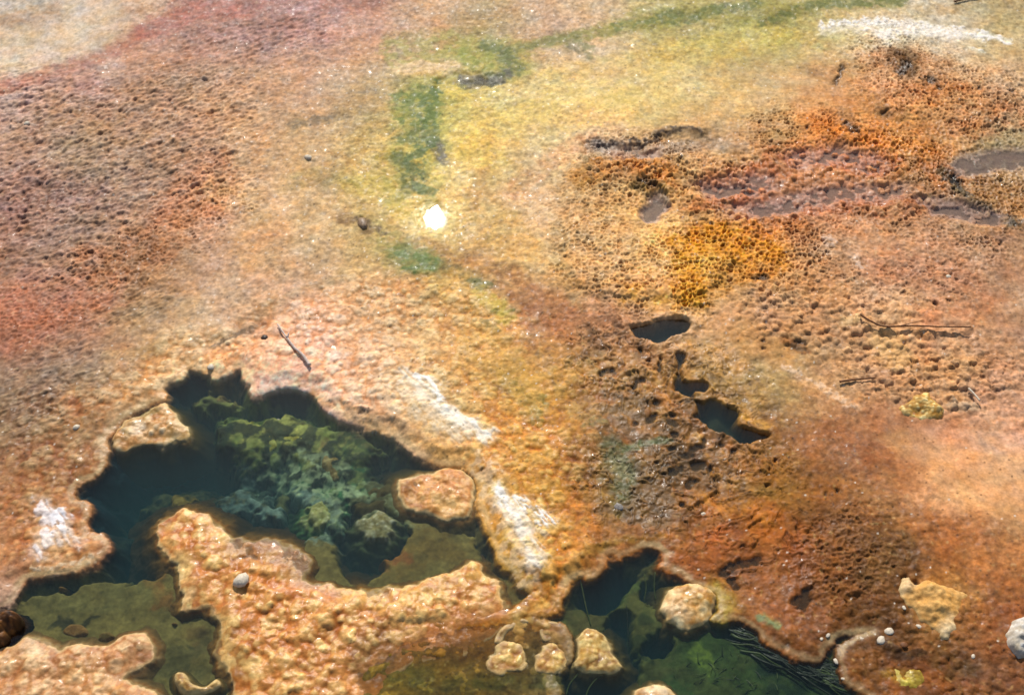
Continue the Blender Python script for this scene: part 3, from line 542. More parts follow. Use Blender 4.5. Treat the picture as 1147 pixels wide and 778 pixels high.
F_BASIN = [ ([(700,430),(740,470),(740,540),(700,540)],50,1,0,1.0), ([(790,400),(810,460),(800,520)],44,1,0,1.0), ([(820,210),(900,190),(1000,185)],40,.9,0,1.5),
            ([(850,228),(960,225)],30,.9,0,1.5), ([(1070,190),(1147,200)],50,1,0,1.3), ([(735,370),(760,380)],30,.9,0,1.2), ([(670,170),(800,165)],16,.9,0,1.3), ([(720,230),(740,235)],22,.8,0,1.2),
            ([(830,640),(900,680),(880,650)],30,.8,0,1.0), ([(500,95),(545,90)],14,.8,0,1.3),([(487,242)],50,.9,0,1.3)]
F_LOWMAT = [([(330,800),(380,730),(470,700),(560,690)],34,1,0,1.0,.4), ([(400,750),(470,730),(540,712),(590,700)],42,1,0,1.0,.5), ([(600,760),(560,770),(480,790)],44,1,0,1.0,.5), ([(600,705),(610,730)],30,1,0,1.0,.5), ([(960,690),(1000,730),(1060,745)],26,.5,.5,1.0)]

# pool bed: depth (mm) and colour
DEEPS = [[(20,655),(60,649),(110,638),(160,634),(176,616),(192,592),(262,602),(300,600),(330,602),(345,588),(372,590),(382,612),(398,636),(414,632),(420,612),(442,604),(454,590),(440,574),(430,556),(446,532),(476,520),(510,516),
   (520,490),(450,460),(350,410),(290,410),(240,395),(170,400),(90,480),(50,560),(60,620),(10,660)],
  [(528,545),(545,560),(556,600),(564,626),(552,624),(542,604),(530,580)],
  [(630,660),(676,625),(745,604),(744,622),(716,632),(708,645),(692,660),(672,674),(654,664)], [(735,632),(770,640),(752,652),(736,662),(722,656),(728,645)],
  [(622,752),(660,754),(700,748),(706,765),(690,782),(640,792),(622,780)], [(690,688),(703,690),(706,730),(695,726)], [(724,716),(746,711),(741,723)], [(800,690),(825,686),(850,702),(835,706),(812,700)]]
DEEP_OUT = [ground_poly(q) for q in DEEPS]
BED_DEPTH = [ ([(270,505),(330,512),(395,508)],34,-44,1.0), ([(190,556),(250,560)],26,-50,1.0), ([(228,444),(258,440)],20,-20,1.2), ([(262,478),(310,474),(352,482)],34,-14,1.3), ([(372,502),(398,497)],28,-16,1.2), ([(180,550),(215,560)],34,-50,1.2), ([(345,540),(360,568),(395,540)],30,-24,1.0), ([(420,545),(440,555)],24,-18,1.0), ([(268,548),(290,560)],20,-34,1.0) ]
DEEP = (20,46,54); OLIVE = (92,88,44); OLIVE2 = (120,104,48)
BED_PAINT = [
 ([(230,444),(260,440)],18,(128,116,66),.85,.4,1.4,.02), ([(214,454),(240,448)],12,(84,100,64),.7,.5,1.2,.02), ([(250,430),(268,425)],9,(158,122,68),.7,.5,1.0,.02),
 ([(258,478),(310,474),(352,484)],34,(128,150,66),.9,.4,1.3,.025), ([(285,474),(328,476)],20,(228,224,120),.85,.5,1.4,.015), ([(372,502),(395,497)],27,(166,146,86),.85,.5,1.2,.018),
 ([(345,540),(370,555),(398,535)],32,(72,146,92),.9,.5,1.0,.018), ([(400,520),(430,530)],24,(40,84,58),.7,.5,1.0,.02), ([(354,571),(362,562)],13,(190,206,142),.9,.5,1.0,.015),
 ([(175,550),(220,562)],32,(86,90,54),.7,.65,1.2,.02), ([(195,546),(206,548)],8,(160,138,62),.8,.5,1.0,.015), ([(268,545),(290,562)],18,(92,116,108),.7,.6,1.0,.015), ([(312,538),(318,556)],7,(140,146,104),.7,.5,1.0,.012),
 ([(260,500),(330,520),(410,505)],44,(70,96,64),.55,.95,1.0,.018), ([(250,470),(340,490),(400,500)],50,(160,168,92),.6,.95,1.2,.022), ([(240,500),(330,505),(400,530)],50,(18,44,46),.85,.9,1.0,.035), ([(170,560),(260,560),(330,570)],34,(104,104,64),.6,.95,1.0,.010), ([(330,530),(390,560),(430,570)],36,(190,208,160),.7,.95,1.0,.020), ([(270,550),(330,555)],30,(130,160,150),.6,.95,1.0,.022), ([(300,560),(380,580)],24,(150,176,160),.6,.95,1.0,.018), ([(375,580),(430,600)],22,(30,56,44),.8,.7,1.0,.02), ([(400,490),(450,510)],26,(70,90,50),.6,.9,1.0,.010),
 ([(140,600),(160,610)],20,(52,66,52),.6,.6,1.0,.02), ([(420,548),(440,558)],22,(90,90,48),.75,.5,1.0,.02), ([(420,585),(440,580)],18,(110,120,80),.6,.6,1.0,.015),
 ([(440,618),(500,605),(524,640)],24,(140,112,50),.7,.45,1.0), ([(420,628),(446,616)],9,(160,96,48),.7,.5,1.0), ([(175,642),(186,660)],12,(150,104,50),.75,.5,1.0,.02), ([(222,702),(216,726)],14,(116,92,50),.7,.5,1.0,.02),
 ([(60,668),(140,650)],22,(122,118,70),.5,.5,1.0), ([(120,740),(215,735)],26,(84,84,52),.6,.6,1.0), ([(555,650),(575,685)],20,(140,106,50),.8,.4,1.0), ([(310,635),(345,655)],14,(128,104,54),.7,.4,1.0),
 ([(60,697),(100,690)],6,(44,48,34),.8,.3,1.2), ([(118,716),(122,712)],6,(44,48,34),.8,.3,1.2), ([(200,712),(204,716)],5,(50,56,40),.7,.3,1.0),  # dark marks at the mat discs: their shadows painted on the floor
 ([(722,626),(738,632)],14,(112,104,56),.85,.3,1.0,.02), ([(735,668),(745,690),(725,700)],22,(112,108,54),.7,.5,1.0), ([(650,690),(672,690)],18,(108,100,54),.8,.4,1.0), ([(690,668),(715,648)],9,(90,104,52),.8,.4,1.0,.02),
 ([(800,720),(850,745),(880,770)],46,(66,88,40),.85,.4,1.0), ([(770,725),(800,712)],22,(62,82,38),.8,.4,1.0), ([(780,725),(790,740)],12,(120,140,52),.7,.6,1.0,.015), ([(750,765),(770,775)],16,(70,100,52),.8,.5,1.0,.015),
 ([(826,700),(870,725),(930,755)],13,(26,44,26),.85,.35,1.0,.02), ([(860,740),(930,775)],16,(22,40,30),.7,.6,1.0,.03), ([(740,690),(720,740)],8,(40,56,30),.7,.6,1.0,.02),
]

def ground(x, y):
    """height, base colour (linear), wetness of the open ground at points x, y in metres"""
    x = np.asarray(x, float).ravel(); y = np.asarray(y, float).ravel()
    u, v = to_pixel(x, y)
    wu = fbm(x, y, 0.09, 4, 1) * 13 + fbm(x, y, 0.028, 4, 3) * 9; wv = fbm(x, y, 0.09, 4, 7) * 8 + fbm(x, y, 0.028, 4, 5) * 6
    u2, v2 = u + wu, v + wv                                   # irregular edges for patches
    u3 = u + fbm(x, y, 0.022, 3, 31) * 5.0; v3 = v + fbm(x, y, 0.022, 3, 37) * 3.0
    # --- height
    z = 0.001 + 0.006 * fbm(x, y, 0.38, 3, 2) + 0.0026 * fbm(x, y, 0.06, 3, 4)
    z = np.where(z < -0.004, -0.004 + 0.25 * (z + 0.004), z)
    basin = np.clip(field(u2, v2, x, y, F_BASIN), 0, 1)
    lowmat = np.clip(field(u2, v2, x, y, F_LOWMAT), 0, 1)
    z += 0.009 * field(u2, v2, x, y, [([(330,380),(420,425),(500,455),(560,520),(615,620)],52,1.0,0,1.1,.8)])
    z = z * (1 - basin) + basin * (-0.0064 + 0.0022 * fbm(x, y, 0.03, 3, 14))
    z = z * (1 - lowmat) + lowmat * (-0.0090 + 0.0036 * fbm(x, y, 0.035, 4, 16))
    z += 0.03 * sst(2.6, 6.0, y) * (1 + fbm(x, y, 1.5, 3, 9)) + 0.03 * sst(1.5, 4, np.abs(x)) * (1 + fbm(x, y, 1.1, 2, 8))
    smooth = np.clip(field(u2, v2, x, y, F_SMOOTH), 0, 1)
    honey = np.clip(field(u2, v2, x, y, F_HONEY), 0, 1)
    nod = np.clip(field(u2, v2, x, y, F_NODULE), 0, 1)
    lump = np.clip(field(u2, v2, x, y, F_LUMP), 0, 1)
    rip = np.clip(field(u2, v2, x, y, F_RIPPLE), 0, 1)
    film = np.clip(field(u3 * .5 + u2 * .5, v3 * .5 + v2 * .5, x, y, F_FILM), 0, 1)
    fade = sst(4.0, 2.8, y) * sst(2.6, 1.8, np.abs(x))
    calm = 1 - 0.85 * smooth
    wx = x + fbm(x, y, 0.02, 2, 15) * 0.004; wy = y + fbm(x, y, 0.02, 2, 19) * 0.004
    # honeycomb pits
    f1, f2, rid = worley(wx + .003 * perlin(x / .05, y / .05, 58), wy, 0.0118, 3)
    pit = sst(0.05, 0.42, f2 - f1) * (0.35 + 0.65 * rid)
    f1b, f2b, ridb = worley(wx, wy, 0.026, 4)
    pitb = sst(0.04, 0.5, f2b - f1b) * (0.2 + 0.8 * ridb)
    big = sst(-0.1, 0.35, fbm(x, y, 0.25, 2, 51))
    hz = honey * (-((.0062 + .003 * sst(640, 700, u)) * pit * (.55 + .45 * sst(-.3, .3, fbm(x, y, .05, 2, 57))) * np.where(u < 400, .75, 1.0) + 0.0042 * pitb * big) + 0.0045) + 0.008 * np.clip(field(u3, v3, x, y, F_FAN), 0, 1)
    z += hz * fade
    # nodules
    g1, g2, gid = worley(wx, wy, 0.0165, 5)
    dome = np.sqrt(np.clip(1 - (g1 / 0.62) ** 2, 0, 1)) * (0.2 + 0.8 * gid)
    z += nod * fade * 0.0095 * dome
    # smooth lumps of crust
    l1, l2, lid = worley(wx, wy, 0.030, 6)
    q1, q2, qid = worley(wx, wy, 0.013, 7)
    bl = np.clip(1 - (l1 / 0.85) ** 2, 0, 1) * (0.35 + 0.65 * lid)
    bs = np.clip(1 - (q1 / 0.75) ** 2, 0, 1) * (0.2 + 0.8 * qid)
    z += lump * (0.0046 * bl + 0.0036 * bs - 0.002)
    # slanting wavelets of the left slope
    c30, s30 = math.cos(0.62), math.sin(0.62)
    a = x * c30 + y * s30; b = -x * s30 + y * c30
    w = fbm(a + .010 * perlin(x / .05, y / .05, 47), b * 1.9 + .012 * perlin(x / .04, y / .04, 48), 0.030, 3, 41) - .55 * (sst(.0, .5, f2b - f1b) - .5) * (.3 + .7 * ridb)
    w2 = fbm(a, b * 2.2, 0.018, 2, 45)
    z += rip * fade * (0.0058 * w + 0.003 * w2)
    # overall grain
    gr = fbm(x, y, 0.014, 3, 71)
    z += fade * (0.0009 + 0.0005 * (1 - lump)) * calm * gr
    # rims, rings and steps
    for pts, wd, hmm in RIMS:
        idx, m = stroke_mask(u3, v3, x, y, pts, wd, 0, 1.1, .7)
        if m is not None: z[idx] += m * hmm * 0.001
    for pts, wd, hmm in STEPS:
        p = np.array(pts, float)
        low = [(a_, b_ + 9) for a_, b_ in pts] 
        idx, m = stroke_mask(u3, v3, x, y, low, 10, 0, 1.1, .25)
        if m is not None: z[idx] += m * hmm * 0.001
        idx, m = stroke_mask(u3, v3, x, y, [(a_, b_ - 2) for a_, b_ in pts], 5, 0, 1.1, .6)
        if m is not None: z[idx] += m * 0.004
    # --- colour
    C = image_colour(u2, v2)
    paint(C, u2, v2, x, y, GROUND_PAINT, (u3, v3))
    n1 = fbm(x, y, 0.05, 4, 81); n2 = fbm(x, y, 0.016, 3, 85); n3 = fbm(x, y, 0.008, 2, 91)
    k = 1 + 0.16 * fbm(x, y, 0.15, 3, 79) + 0.22 * n1 + (0.34 - 0.22 * smooth) * n2 + (0.14 - 0.08 * smooth) * n3
    C *= np.clip(k, 0.4, 1.7)[:, None]
    tint = fbm(x, y, 0.035, 4, 95)[:, None]
    C *= np.clip(1 + tint * np.array([0.05, -0.08, -0.30]), .3, 1.7)
    tint2 = fbm(x, y, 0.12, 3, 99)[:, None]
    C *= np.clip(1 + tint2 * np.array([0.06, -0.06, -0.20]), .4, 1.6)
    tint3 = fbm(x, y, 0.07, 3, 88)[:, None]
    C *= np.clip(1 + tint3 * np.array([-0.06, 0.0, -0.05]), .4, 1.6)
    m1, m2, mid = worley(x + .003 * n2, y + .003 * n3, 0.0075, 33)
    rough_k = 1 - 0.65 * smooth
    C *= (1 + 0.24 * rough_k * (mid - 0.5))[:, None] ** np.array([0.8, 1.0, 1.3])
    pale = sst(.25, .7, fbm(x, y, 0.011, 3, 93)) * (0.25 + 0.75 * sst(-.2, .4, n1)) * rough_k
    C = C * (1 - 0.34 * pale[:, None]) + lin((240, 214, 170)) * 0.34 * pale[:, None]
    dk = sst(.3, .75, fbm(x, y, 0.010, 3, 97)) * (0.3 + 0.7 * sst(.2, -.3, n1)) * rough_k
    C *= (1 - 0.42 * dk)[:, None] ** np.array([0.8, 1.0, 1.2])
    # pits darker and redder, rims paler
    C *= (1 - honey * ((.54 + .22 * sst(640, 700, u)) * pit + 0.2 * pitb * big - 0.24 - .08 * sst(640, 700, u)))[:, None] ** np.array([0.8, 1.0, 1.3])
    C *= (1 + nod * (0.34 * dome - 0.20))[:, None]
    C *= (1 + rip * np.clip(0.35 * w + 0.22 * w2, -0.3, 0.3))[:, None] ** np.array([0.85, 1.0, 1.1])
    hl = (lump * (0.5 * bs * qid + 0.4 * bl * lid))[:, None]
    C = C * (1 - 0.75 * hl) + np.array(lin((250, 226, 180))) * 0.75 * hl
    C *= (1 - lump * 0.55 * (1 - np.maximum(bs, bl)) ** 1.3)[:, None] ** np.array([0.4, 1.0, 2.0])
    C *= gain_at(u, v)
    u4 = u3 + fbm(x, y, .03, 4, 181) * 9; v4 = v3 + fbm(x, y, .03, 4, 185) * 6
    pre = C.mean(1)
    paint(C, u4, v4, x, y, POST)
    z += 0.0022 * np.clip((C.mean(1) - pre) / .35, 0, 1)
    C *= np.clip(1 + 0.12 * n2 + 0.12 * n3, .5, 1.5)[:, None]
    # specks: dark grains and pale grains
    e1, e2, eid = worley(x, y, 0.017, 9)
    sp = sst(0.16, 0.08, e1) * (eid > 0.86) * fade
    C *= (1 - 0.6 * sp)[:, None]
    sp = sst(0.13, 0.06, e1) * (eid < 0.035) * fade
    C = C * (1 - 0.8 * sp[:, None]) + lin((235, 225, 205)) * 0.8 * sp[:, None]
    wet = 0.25 + 0.25 * sst(-0.1, 0.5, fbm(x, y, 0.1, 3, 101)) + 0.15 * lump + .3 * basin - 0.2 * smooth + 0.35 * sst(.1, .5, fbm(x, y, 0.012, 2, 103))
    mean = np.clip(field(u2, v2, x, y, F_MEANDER), 0, 1)
    iso = np.abs(fbm(x, y, 0.055, 3, 161)); iso2 = np.abs(fbm(x, y, 0.028, 2, 165) - .12)
    ln = (sst(.045, .012, iso) + .7 * sst(.05, .015, iso2) * sst(-.1, .3, fbm(x, y, .09, 2, 167))) * mean
    z += -0.0034 * np.clip(ln, 0, 1) + 0.0030 * mean * sst(.18, .06, iso) + 0.002 * mean * sst(.1, .4, fbm(x, y, .018, 2, 169))
    C *= (1 - 0.6 * np.clip(ln, 0, 1))[:, None]
    C *= (1 - 0.40 * mean * sst(0, .35, fbm(x, y, .05, 4, 163)))[:, None]
    wet *= 1 - .6 * lowmat
    # small hollows, wet film and their shade painted dark
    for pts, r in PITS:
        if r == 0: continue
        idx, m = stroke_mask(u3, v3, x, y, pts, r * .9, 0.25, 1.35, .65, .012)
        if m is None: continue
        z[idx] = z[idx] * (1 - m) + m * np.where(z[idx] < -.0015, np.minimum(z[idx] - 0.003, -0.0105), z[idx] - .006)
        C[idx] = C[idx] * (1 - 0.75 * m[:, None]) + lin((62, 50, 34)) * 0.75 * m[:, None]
        wet[idx] = np.maximum(wet[idx], m)
    # shallow standing film
    z = z * (1 - film) + film * (WATER_Z - 0.0022 + 0.001 * gr)
    kn = film * nod * sst(.25, .6, dome * (0.5 + 0.5 * sst(-.2, .3, n1)))
    z += kn * 0.0075
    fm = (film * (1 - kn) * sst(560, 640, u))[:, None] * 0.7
    C = C * (1 - fm) + lin((172, 138, 126)) * fm  # pale sky reflection of the film mixed into the base colour
    gl_ = np.clip(field(u3, v3, x, y, [([(486,242)],20,1.0,.1,1.2,.95,.02)]), 0, 1); wet = np.maximum(wet, 1.55 * gl_)
    # --- pool, stream and puddles cut into the mat
    jag = fbm(x, y, 0.035, 4, 111) * 0.008 + fbm(x, y, 0.010, 2, 115) * 0.0016
    d1 = sdf(x, y, OUT['pool']) + jag; d2 = sdf(x, y, OUT['stream']) + jag * 1.3
    d3 = np.minimum(np.minimum(sdf(x, y, OUT['p1']), sdf(x, y, OUT['p2'])), sdf(x, y, OUT['p3'])) + jag * 0.8
    d = np.minimum(d1, d2)
    # lip of the bank
    bankness = sst(0.05, 0.0, d)
    z = np.where((d < 0.1), z + bankness * (0.0018 * (1 - sst(0.016, 0.0, d))) * (1 - lowmat), z)
    nb = sst(0.035, 0.004, d)
    z = z * (1 - .8 * nb) + .8 * nb * (-0.0042 + 0.0016 * n2 + lump * (0.0035 * bl + 0.002 * bs - .001))
    ub = u2 + fbm(x, y, .06, 4, 171) * 22; vb = v2 + fbm(x, y, .06, 4, 175) * 15
    jb = fbm(x, y, .05, 4, 173) * .022
    dd = np.full(z.shape, 1.0)
    for q in DEEP_OUT: dd = np.minimum(dd, sdf(x, y, q))
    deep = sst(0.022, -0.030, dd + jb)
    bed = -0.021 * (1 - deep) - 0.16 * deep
    for k_, (pts, r, mm, vy) in enumerate(BED_DEPTH):
        idx, m = stroke_mask(ub, vb, x, y, pts, r * 1.0, 0.0, vy, .75, .05, k_)
        if m is not None: bed[idx] = np.maximum(bed[idx], bed[idx] * (1 - m) + m * mm * 0.001)
    bed = bed + fbm(x, y, 0.06, 4, 121) * np.clip(-bed * .22, 0.002, 0.014)
    fr_w = np.exp(1.1 * fbm(x, y, .06, 3, 191))
    bed = np.maximum(bed, -0.0105 - 1.15 * fr_w * np.maximum(-d - .003, 0) - .35 * np.maximum(-d - .02, 0))
    bed = np.minimum(bed, -0.0100)
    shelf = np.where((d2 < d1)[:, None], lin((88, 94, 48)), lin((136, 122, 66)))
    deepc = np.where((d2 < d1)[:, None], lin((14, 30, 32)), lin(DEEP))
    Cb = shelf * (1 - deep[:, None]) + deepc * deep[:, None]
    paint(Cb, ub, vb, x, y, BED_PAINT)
    Cb *= np.clip(1 + 0.45 * fbm(x, y, 0.045, 4, 131) + 0.35 * n2 + .2 * n3, 0.3, 2.0)[:, None]
    t = sst(-0.020, 0.009, d)
    tc = np.where(d < .02, sst(WATER_Z - 0.013, WATER_Z - 0.0005, bed * (1 - t) + z * t) * sst(-.02, -.004, d), 1.0)
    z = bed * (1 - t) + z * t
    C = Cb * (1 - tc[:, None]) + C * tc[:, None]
    # pale mineral line along the waterline
    rim = sst(0.014, 0.005, d) * sst(-0.006, 0.003, d) * (0.35 + 0.5 * sst(-.2, .3, fbm(x, y, 0.12, 2, 141))) * (1 - lowmat)
    C = C * (1 - 0.6 * rim[:, None]) + lin((222, 196, 140)) * 0.6 * rim[:, None]
    wet = np.maximum(wet, sst(0.03, 0.0, d) * 0.9)
    # puddles
    t3 = sst(-0.015, 0.005, d3)
    z = np.where(d3 < 0.03, z + 0.004 * sst(0.03, 0.0, d3), z)
    z = (-0.034 + 0.008 * fbm(x, y, 0.04, 2, 151)) * (1 - t3) + z * t3
    cp = np.where((v > 444)[:, None], lin((58, 62, 42)), lin((26, 38, 40)))
    cp = cp * np.clip(1 + 0.7 * n1 + 0.5 * n2, 0.4, 2.2)[:, None]
    C = cp * (1 - t3[:, None]) + C * t3[:, None]
    wet = np.where(z < WATER_Z - .001, 0, wet)
    return z, np.clip(C, 0.002, 0.95), np.clip(wet, 0, 1.6)

def gz(u, v):
    x, y = at(u, v)
    return float(ground(np.array([x]), np.array([y]))[0][0])

# ------------------------------------------------------------------ materials
def nt(name):
    m = bpy.data.materials.new(name); m.use_nodes = True
    n = m.node_tree.nodes; l = m.node_tree.links
    n.clear()
    return m, n, l

def mat_surface():
    m, n, l = nt('wet_mat')
    out = n.new('ShaderNodeOutputMaterial'); b = n.new('ShaderNodeBsdfPrincipled')
    l.new(b.outputs[0], out.inputs[0])
    at_ = n.new('ShaderNodeAttribute'); at_.attribute_name = 'tone'
    wt = n.new('ShaderNodeAttribute'); wt.attribute_name = 'wet'
    tc = n.new('ShaderNodeTexCoord')
    n1 = n.new('ShaderNodeTexNoise'); n1.inputs['Scale'].default_value = 210; n1.inputs['Detail'].default_value = 4
    n2 = n.new('ShaderNodeTexNoise'); n2.inputs['Scale'].default_value = 620; n2.inputs['Detail'].default_value = 2
    for k in (n1, n2): l.new(tc.outputs['Object'], k.inputs['Vector'])
    mr = n.new('ShaderNodeMapRange'); mr.inputs[1].default_value = 0.3; mr.inputs[2].default_value = 0.7
    mr.inputs[3].default_value = 0.85; mr.inputs[4].default_value = 1.15
    l.new(n1.outputs['Fac'], mr.inputs[0])
    mx = n.new('ShaderNodeVectorMath'); mx.operation = 'SCALE'
    l.new(at_.outputs['Color'], mx.inputs[0]); l.new(mr.outputs[0], mx.inputs['Scale'])
    l.new(mx.outputs[0], b.inputs['Base Color'])
    rr = n.new('ShaderNodeMapRange'); rr.inputs[3].default_value = 0.75; rr.inputs[4].default_value = 0.42
    rr.clamp = False
    l.new(wt.outputs['Fac'], rr.inputs[0]); l.new(rr.outputs[0], b.inputs['Roughness'])
    sp = n.new('ShaderNodeMapRange'); sp.inputs[3].default_value = 0.08; sp.inputs[4].default_value = 0.30
    l.new(wt.outputs['Fac'], sp.inputs[0]); l.new(sp.outputs[0], b.inputs['Specular IOR Level'])
    n3 = n.new('ShaderNodeTexNoise'); n3.inputs['Scale'].default_value = 75; n3.inputs['Detail'].default_value = 3
    l.new(tc.outputs['Object'], n3.inputs['Vector'])
    g = n.new('ShaderNodeMapRange'); g.inputs[1].default_value = .605; g.inputs[2].default_value = .67; l.new(n3.outputs['Fac'], g.inputs[0])
    gw = n.new('ShaderNodeMath'); gw.operation = 'MULTIPLY'; l.new(g.outputs[0], gw.inputs[0]); wm = n.new('ShaderNodeMapRange'); wm.inputs[1].default_value = .38; wm.inputs[2].default_value = .85; l.new(wt.outputs['Fac'], wm.inputs[0]); l.new(wm.outputs[0], gw.inputs[1])
    r2 = n.new('ShaderNodeMix'); l.new(gw.outputs[0], r2.inputs[0]); l.new(rr.outputs[0], r2.inputs[2]); r2.inputs[3].default_value = .16
    l.new(r2.outputs[0], b.inputs['Roughness'])
    s2 = n.new('ShaderNodeMix'); l.new(gw.outputs[0], s2.inputs[0]); l.new(sp.outputs[0], s2.inputs[2]); s2.inputs[3].default_value = .5
    l.new(s2.outputs[0], b.inputs['Specular IOR Level'])
    b1 = n.new('ShaderNodeBump'); b1.inputs['Strength'].default_value = 0.4; b1.inputs['Distance'].default_value = 0.0011
    b2 = n.new('ShaderNodeBump'); b2.inputs['Strength'].default_value = 0.4; b2.inputs['Distance'].default_value = 0.0009
    l.new(n1.outputs['Fac'], b1.inputs['Height']); l.new(n2.outputs['Fac'], b2.inputs['Height'])
    l.new(b1.outputs[0], b2.inputs['Normal']); l.new(b2.outputs[0], b.inputs['Normal'])
    return m

def mat_water():
    m, n, l = nt('clear_water')
    out = n.new('ShaderNodeOutputMaterial'); mix = n.new('ShaderNodeMixShader')
    tr = n.new('ShaderNodeBsdfTransparent'); tr.inputs[0].default_value = (0.94, 0.97, 0.95, 1)
    gl = n.new('ShaderNodeBsdfGlossy'); gl.inputs['Roughness'].default_value = 0.016
    fr = n.new('ShaderNodeFresnel'); fr.inputs['IOR'].default_value = 1.33
    tc = n.new('ShaderNodeTexCoord')
    n1 = n.new('ShaderNodeTexNoise'); n1.inputs['Scale'].default_value = 26; n1.inputs['Detail'].default_value = 2
    l.new(tc.outputs['Object'], n1.inputs['Vector'])
    bp = n.new('ShaderNodeBump'); bp.inputs['Strength'].default_value = 0.06; bp.inputs['Distance'].default_value = 0.0006
    l.new(n1.outputs['Fac'], bp.inputs['Height'])
    l.new(bp.outputs[0], gl.inputs['Normal']); l.new(bp.outputs[0], fr.inputs['Normal'])
    l.new(fr.outputs[0], mix.inputs[0]); l.new(tr.outputs[0], mix.inputs[1]); l.new(gl.outputs[0], mix.inputs[2])
    l.new(mix.outputs[0], out.inputs[0])
    ab = n.new('ShaderNodeVolumeAbsorption'); ab.inputs['Color'].default_value = (0.0, .36, .28, 1); ab.inputs['Density'].default_value = 8.0
    vs = n.new('ShaderNodeVolumeScatter'); vs.inputs['Color'].default_value = (.10, .50, .62, 1); vs.inputs['Density'].default_value = 3.6
    ad = n.new('ShaderNodeAddShader'); l.new(ab.outputs[0], ad.inputs[0]); l.new(vs.outputs[0], ad.inputs[1]); l.new(ad.outputs[0], out.inputs['Volume'])
    return m

def mat_plain(name, rgb, rough=0.6, spec=0.3, scale=200, lo=.7, hi=1.25, bump=0.5, dist=.0015, stretch=None):
    m, n, l = nt(name)
    out = n.new('ShaderNodeOutputMaterial'); b = n.new('ShaderNodeBsdfPrincipled'); l.new(b.outputs[0], out.inputs[0])
    tc = n.new('ShaderNodeTexCoord'); n1 = n.new('ShaderNodeTexNoise'); n1.inputs['Scale'].default_value = scale; n1.inputs['Detail'].default_value = 5
    l.new(tc.outputs['Object'], n1.inputs['Vector'])
    r = n.new('ShaderNodeValToRGB'); c = alb(rgb)
    r.color_ramp.elements[0].position = .3; r.color_ramp.elements[1].position = .7
    r.color_ramp.elements[0].color = (*np.clip(c * lo, 0, .9), 1); r.color_ramp.elements[1].color = (*np.clip(c * hi, 0, .9), 1)
    l.new(n1.outputs['Fac'], r.inputs[0]); l.new(r.outputs[0], b.inputs['Base Color'])
    b.inputs['Roughness'].default_value = rough; b.inputs['Specular IOR Level'].default_value = spec
    bp = n.new('ShaderNodeBump'); bp.inputs['Strength'].default_value = bump; bp.inputs['Distance'].default_value = dist
    l.new(n1.outputs['Fac'], bp.inputs['Height']); l.new(bp.outputs[0], b.inputs['Normal'])
    return m

SURF = mat_surface(); WATER = mat_water()
BARK = mat_plain('weathered_wood', (214,192,176), .7, .2, 260, .55, 1.25)
BROWN = mat_plain('brown_wood', (120,74,36), .6, .3, 260, .6, 1.3)
WHITE = mat_plain('pale_stone', (222,206,180), .55, .3, 240, .72, 1.1)
GREY = mat_plain('grey_stone', (150,142,134), .55, .3, 240, .6, 1.25)
DARK = mat_plain('dark_stone', (70,54,44), .5, .4, 240, .6, 1.4)
WEED = mat_plain('dark_waterweed', (34,46,24), .4, .4, 150, .6, 1.5)
WEED2 = mat_plain('green_waterweed', (82,98,44), .4, .4, 150, .6, 1.4)

# ------------------------------------------------------------------ mesh makers
def link(me, name, mat):
    o = bpy.data.objects.new(name, me); col_main.objects.link(o)
    me.materials.append(mat)
    return o

def tag(o, label=None, cat=None, group=None, kind=None):
    if label: o['label'] = label
    if cat: o['category'] = cat
    if group: o['group'] = group
    if kind: o['kind'] = kind
    return o

def fill_mesh(name, co, quads, C, wet):
    me = bpy.data.meshes.new(name)
    me.vertices.add(len(co)); me.vertices.foreach_set('co', np.ascontiguousarray(co, np.float32).ravel())
    nf = len(quads)
    me.loops.add(nf * 4); me.loops.foreach_set('vertex_index', np.ascontiguousarray(quads, np.int32).ravel())
    me.polygons.add(nf); me.polygons.foreach_set('loop_start', np.arange(0, nf * 4, 4, dtype=np.int32))
    me.polygons.foreach_set('use_smooth', np.ones(nf, bool))
    a = me.attributes.new('tone', 'FLOAT_COLOR', 'POINT')
    a.data.foreach_set('color', np.concatenate([C, np.ones((len(C), 1))], 1).astype(np.float32).ravel())
    w = me.attributes.new('wet', 'FLOAT', 'POINT'); w.data.foreach_set('value', wet.astype(np.float32))
    me.update(calc_edges=True)
    return me

def axis(lo, hi, step0, step1, far_lo, far_hi, grow=1.16):
    a = [lo]
    while a[-1] < hi:
        t = (a[-1] - lo) / (hi - lo); a.append(a[-1] + step0 + (step1 - step0) * t)
    s = step0; left = []; p = lo
    while p > far_lo: s *= grow; p -= s; left.append(p)
    s = step1; right = []; p = a[-1]
    while p < far_hi: s *= grow; p += s; right.append(p)
    return np.array(left[::-1] + a + right)

def build_ground():
    xs = axis(-1.5, 1.5, .0019, .0019, -60, 60); ys = axis(0.95, 3.2, .0017, .0036, -1.5, 90)
    X, Y = np.meshgrid(xs, ys); nx, ny = len(xs), len(ys)
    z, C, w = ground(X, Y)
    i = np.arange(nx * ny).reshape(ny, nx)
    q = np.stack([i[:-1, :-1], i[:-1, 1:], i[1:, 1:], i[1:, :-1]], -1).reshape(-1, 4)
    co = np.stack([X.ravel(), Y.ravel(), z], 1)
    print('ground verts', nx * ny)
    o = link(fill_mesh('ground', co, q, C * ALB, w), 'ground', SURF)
    tag(o, kind='structure')

